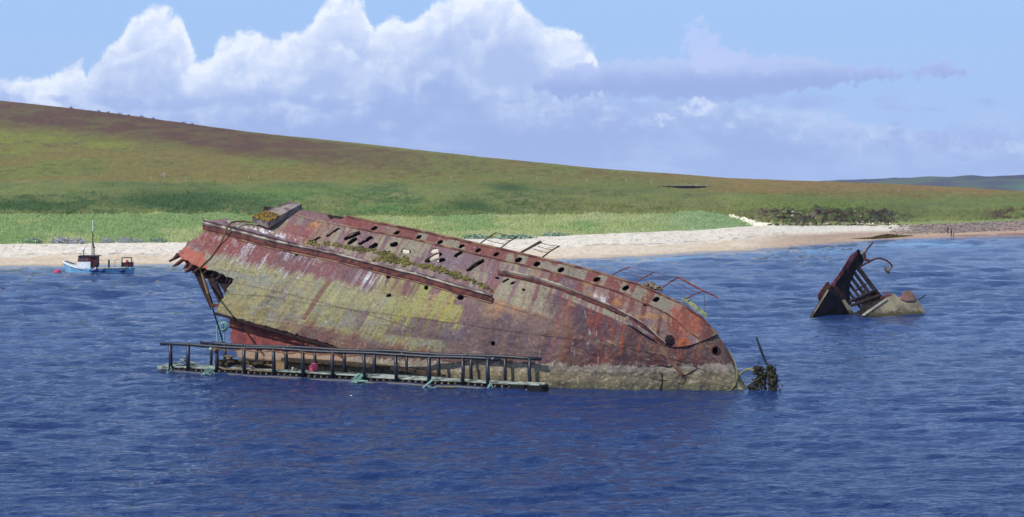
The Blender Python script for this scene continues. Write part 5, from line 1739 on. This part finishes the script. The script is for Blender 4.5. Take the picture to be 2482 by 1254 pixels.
def person(px, pyf, h, D, pose, top, legs_, label, bend=0.0):
    """one continuous skinned body standing at (px, pyf)"""
    f0 = at(px, pyf, D)
    f0[2] = max(ground_z(f0[0], f0[1]), f0[2] - .3) if pose != 'x' else f0[2]
    s = h
    bx_ = bend
    J = {'pel': (0, 0, .52), 'che': (bx_ * .14, 0, .74 - bx_ * .06), 'nec': (bx_ * .24, 0, .84 - bx_ * .12), 'hea': (bx_ * .28, 0, .94 - bx_ * .16),
         'hl': (0, -.055, .50), 'kl': (.02, -.06, .28), 'al': (-.02, -.06, .04), 'tl': (.06, -.06, .01),
         'hr': (0, .055, .50), 'kr': (.04, .06, .28), 'ar': (.05, .06, .04), 'tr': (.13, .06, .01),
         'sl': (bx_ * .2, -.11, .81 - bx_ * .1), 'el': (bx_ * .2 + .02, -.14, .64 - bx_ * .1), 'wl': (bx_ * .25 + .08, -.13, .49 - bx_ * .1),
         'sr': (bx_ * .2, .11, .81 - bx_ * .1), 'er': (bx_ * .2, .14, .64 - bx_ * .1), 'wr': (bx_ * .25 + .06, .13, .49 - bx_ * .1)}
    R = {'pel': .085, 'che': .10, 'nec': .035, 'hea': .062, 'hl': .06, 'kl': .038, 'al': .028, 'tl': .022, 'hr': .06, 'kr': .038, 'ar': .028, 'tr': .022, 'sl': .042, 'el': .028, 'wl': .02, 'sr': .042, 'er': .028, 'wr': .02}
    E = [('pel', 'che'), ('che', 'nec'), ('nec', 'hea'), ('pel', 'hl'), ('hl', 'kl'), ('kl', 'al'), ('al', 'tl'), ('pel', 'hr'), ('hr', 'kr'), ('kr', 'ar'), ('ar', 'tr'), ('che', 'sl'), ('sl', 'el'), ('el', 'wl'), ('che', 'sr'), ('sr', 'er'), ('er', 'wr')]
    ks_ = list(J)
    ca, sa = math.cos(pose_angle[0]), math.sin(pose_angle[0])
    pts = [((J[k][0] * ca - J[k][1] * sa) * s, (J[k][0] * sa + J[k][1] * ca) * s, J[k][2] * s) for k in ks_]
    me = bpy.data.meshes.new('person')
    me.from_pydata(pts, [(ks_.index(a), ks_.index(b)) for a, b in E], [])
    o = bpy.data.objects.new('person', me)
    COL.objects.link(o)
    o.location = tuple(f0)
    md = o.modifiers.new('body', 'SKIN')
    for i, k in enumerate(ks_):
        me.skin_vertices[0].data[i].radius = (R[k] * s, R[k] * s)
    me.skin_vertices[0].data[0].use_root = True
    o.modifiers.new('smooth', 'SUBSURF').levels = 1
    o.modifiers['smooth'].render_levels = 2
    mt = mat_person(top, legs_, s)
    me.materials.append(mt)
    tag(o, label, 'person')
    # hair
    hp = np.array(pts[ks_.index('hea')])
    hm = MB().ball(f0 + hp + np.array([-.01, .01, .02 * s]), .068 * s, 8, 6, .05)
    hm.build('hair', M['hair'], o)
    return o


pose_angle = [0.0]


def mat_person(top, legs_, s):
    m_, t_, b_ = mat_base('clothes')
    NV.nt = t_
    tcn = t_.nodes.new('ShaderNodeTexCoord')
    sp = t_.nodes.new('ShaderNodeSeparateXYZ')
    t_.links.new(tcn.outputs['Object'], sp.inputs[0])
    z_ = NV(sp.outputs[2])
    c_ = n_mix(n_step(z_, .52 * s, .54 * s), legs_, top)
    c_ = n_mix(n_step(z_, .86 * s, .87 * s), c_, (.48, .30, .22))
    t_.links.new(c_.s, b_.inputs['Base Color'])
    b_.inputs['Roughness'].default_value = .8
    return m_


pose_angle[0] = .6
person(2297, 573, 1.72, float(gD(573)) + 4, 's', (.10, .04, .07), (.06, .04, .06), 'walker in dark clothes on the waterline, leftmost of the group of three')
pose_angle[0] = 2.6
person(2306, 574, 1.75, float(gD(575)) + 1, 's', (.05, .03, .06), (.04, .02, .04), 'walker in dark purple clothes in the middle of the group of three')
pose_angle[0] = 2.9
person(2311.5, 574, 1.55, float(gD(575)) + 1.5, 's', (.72, .72, .76), (.08, .08, .06), 'walker in a white top with dark trousers at the right of the three', bend=.7)
pose_angle[0] = 3.3
Dp = float(terr_D(2394, 547))
person(2394, 546, 1.45, Dp, 's', (.42, .50, .60), (.14, .18, .20), 'stooping figure in a pale blue jacket on the grey shingle', bend=1.3)

# grey leaved mounds at the top of the sand
rg = np.random.default_rng(77)


def mound(px, y, wpx_, hpx, col, label, name='coastal_shrub', grp='low grey leaved shrubs at the top of the beach', n_=420, dD=-.5):
    D = float(terr_D(px, min(y, yS(px) - 3))) + dD
    k_ = D / 4000
    b0 = at(px, y, D)
    gz = ground_z(b0[0], b0[1])
    rx_, rz_ = wpx_ * k_ / 2, hpx * k_
    VV, CC, FF = [], [], []
    for i in range(n_):
        a, e = rg.uniform(0, 2 * math.pi), math.asin(rg.uniform(0, 1))
        rr_ = rg.uniform(.75, 1.05) * (1 + .25 * math.sin(a * 3 + px))
        p = np.array([b0[0] + rx_ * rr_ * math.cos(e) * math.cos(a), b0[1] + rx_ * .5 * rr_ * math.cos(e) * math.sin(a), gz - .05 + rz_ * rr_ * math.sin(e)])
        s_ = rg.uniform(.10, .24) * max(rx_, .8) * .5
        u = rg.normal(0, 1, 3); u /= np.linalg.norm(u)
        v = np.cross(u, rg.normal(0, 1, 3)); v /= np.linalg.norm(v)
        b_ = len(VV)
        VV += [p - u * s_ * .5, p + v * s_, p + u * s_, p - v * s_ * .6]
        FF.append((b_, b_ + 1, b_ + 2, b_ + 3))
        CC += [np.array(col) * rg.uniform(.7, 1.25)] * 4
    o_ = make_mesh(name, VV, FF, M['leaf_grey'], colors=np.array(CC))
    return tag(o_, label, 'shrub', grp)


GR = bc(176, 174, 184, 1)
GG = bc(146, 168, 146, 1)
mound(80, 587, 46, 12, GG, 'small green grey shrub left of the blue boat at the top of the beach')
mound(150, 589, 50, 15, GR, 'grey shrub with the highest mound, just left of the boat mast')
mound(188, 590, 44, 13, GR, 'grey shrub mound touching the tallest one behind the boat cabin')
mound(258, 588, 34, 12, GR, 'small grey shrub right of the boat mast')
mound(302, 588, 42, 13, GR, 'rounded grey shrub above the stern of the boat')
mound(334, 588, 30, 10, GR, 'low grey shrub joined to the rounded one above the boat stern')
mound(382, 587, 50, 9, GG, 'pale green shrub between the boat and the torn hull')
mound(1152, 578, 70, 10, GG, 'bluish shrub above the left hull stanchions')
mound(1250, 577, 90, 8, GG, 'long bluish shrub behind the hull stanchions')
mound(1345, 571, 60, 7, GG, 'low bluish shrub at the top of the sand right of the stanchions')
# dark bushes on the skyline
sk = [(172, 7, 5), (240, 6, 4), (262, 6, 4), (290, 7, 4), (312, 5, 3), (345, 9, 5), (372, 6, 3), (445, 7, 3.5), (466, 5, 3)]
nmw = ['first', 'second', 'third', 'fourth', 'fifth', 'sixth', 'seventh', 'eighth', 'ninth']
for (px, w_, h_), nn in zip(sk, nmw):
    y = float(yH(px)) + .5
    D = float(DH(px))
    k_ = D / 4000
    b0 = at(px, y, D)
    VV, CC, FF = [], [], []
    for i in range(60):
        p = b0 + np.array([rg.normal(0, .32) * w_ * k_, rg.normal(0, .3) * w_ * k_, abs(rg.normal(0, .45)) * h_ * k_])
        s_ = rg.uniform(.15, .35)
        u = rg.normal(0, 1, 3); u /= np.linalg.norm(u)
        v = np.cross(u, rg.normal(0, 1, 3)); v /= np.linalg.norm(v)
        q = len(VV)
        VV += [p - u * s_, p + v * s_, p + u * s_]
        FF.append((q, q + 1, q + 2)); CC += [np.array(bc(70, 72, 50))] * 3
    tag(make_mesh('skyline_bush', VV, FF, M['leaf'], colors=np.array(CC)), 'tiny dark bush on the left skyline, %s bush counted from the left' % nn, 'bush', 'dark bushes on the skyline')

# weed covered reef at the foot of the beach
VV, CC, FF = [], [], []
for i in range(2600):
    px = rg.uniform(2025, 2210)
    hh = np.exp(-((px - 2150) / 32) ** 2) * 7 + 4
    y0 = float(np.interp(px, [2025, 2120, 2210], [586, 582, 576.5]))
    yy = y0 - rg.uniform(0, 1) * hh * (.4 + .6 * min(1, (px - 2015) / 30))
    D = float(gD(y0)) + 2 + (y0 - yy) * .5
    p = at(px, yy, D)
    s_ = rg.uniform(.15, .5)
    u = rg.normal(0, 1, 3) * np.array([1.4, 1, .4]); u /= np.linalg.norm(u)
    v = np.cross(u, rg.normal(0, 1, 3)); v /= np.linalg.norm(v)
    q = len(VV)
    VV += [p - u * s_, p + v * s_ * .6, p + u * s_, p - v * s_ * .6]
    FF.append((q, q + 1, q + 2, q + 3)); CC += [np.array(bc(104, 88, 52)) * rg.uniform(.6, 1.2)] * 4
tag(make_mesh('seaweed', VV, FF, M['leaf_grey'], colors=np.array(CC)), kind='stuff')

# ------------------------------------------------------------------ the air between here and the far hills
hm_ = bpy.data.materials.new('haze')
hm_.use_nodes = True
t = hm_.node_tree
t.nodes.clear()
o_ = t.nodes.new('ShaderNodeOutputMaterial')
pv_ = t.nodes.new('ShaderNodeVolumePrincipled')
pv_.inputs['Color'].default_value = (.80, .88, 1.0, 1)
pv_.inputs['Density'].default_value = .00008
pv_.inputs['Anisotropy'].default_value = .2
t.links.new(pv_.outputs[0], o_.inputs['Volume'])
hz_ = MB().box((0, 1850, 60), (9800, 4100, 560)).build('haze', hm_)
tag(hz_, kind='stuff')
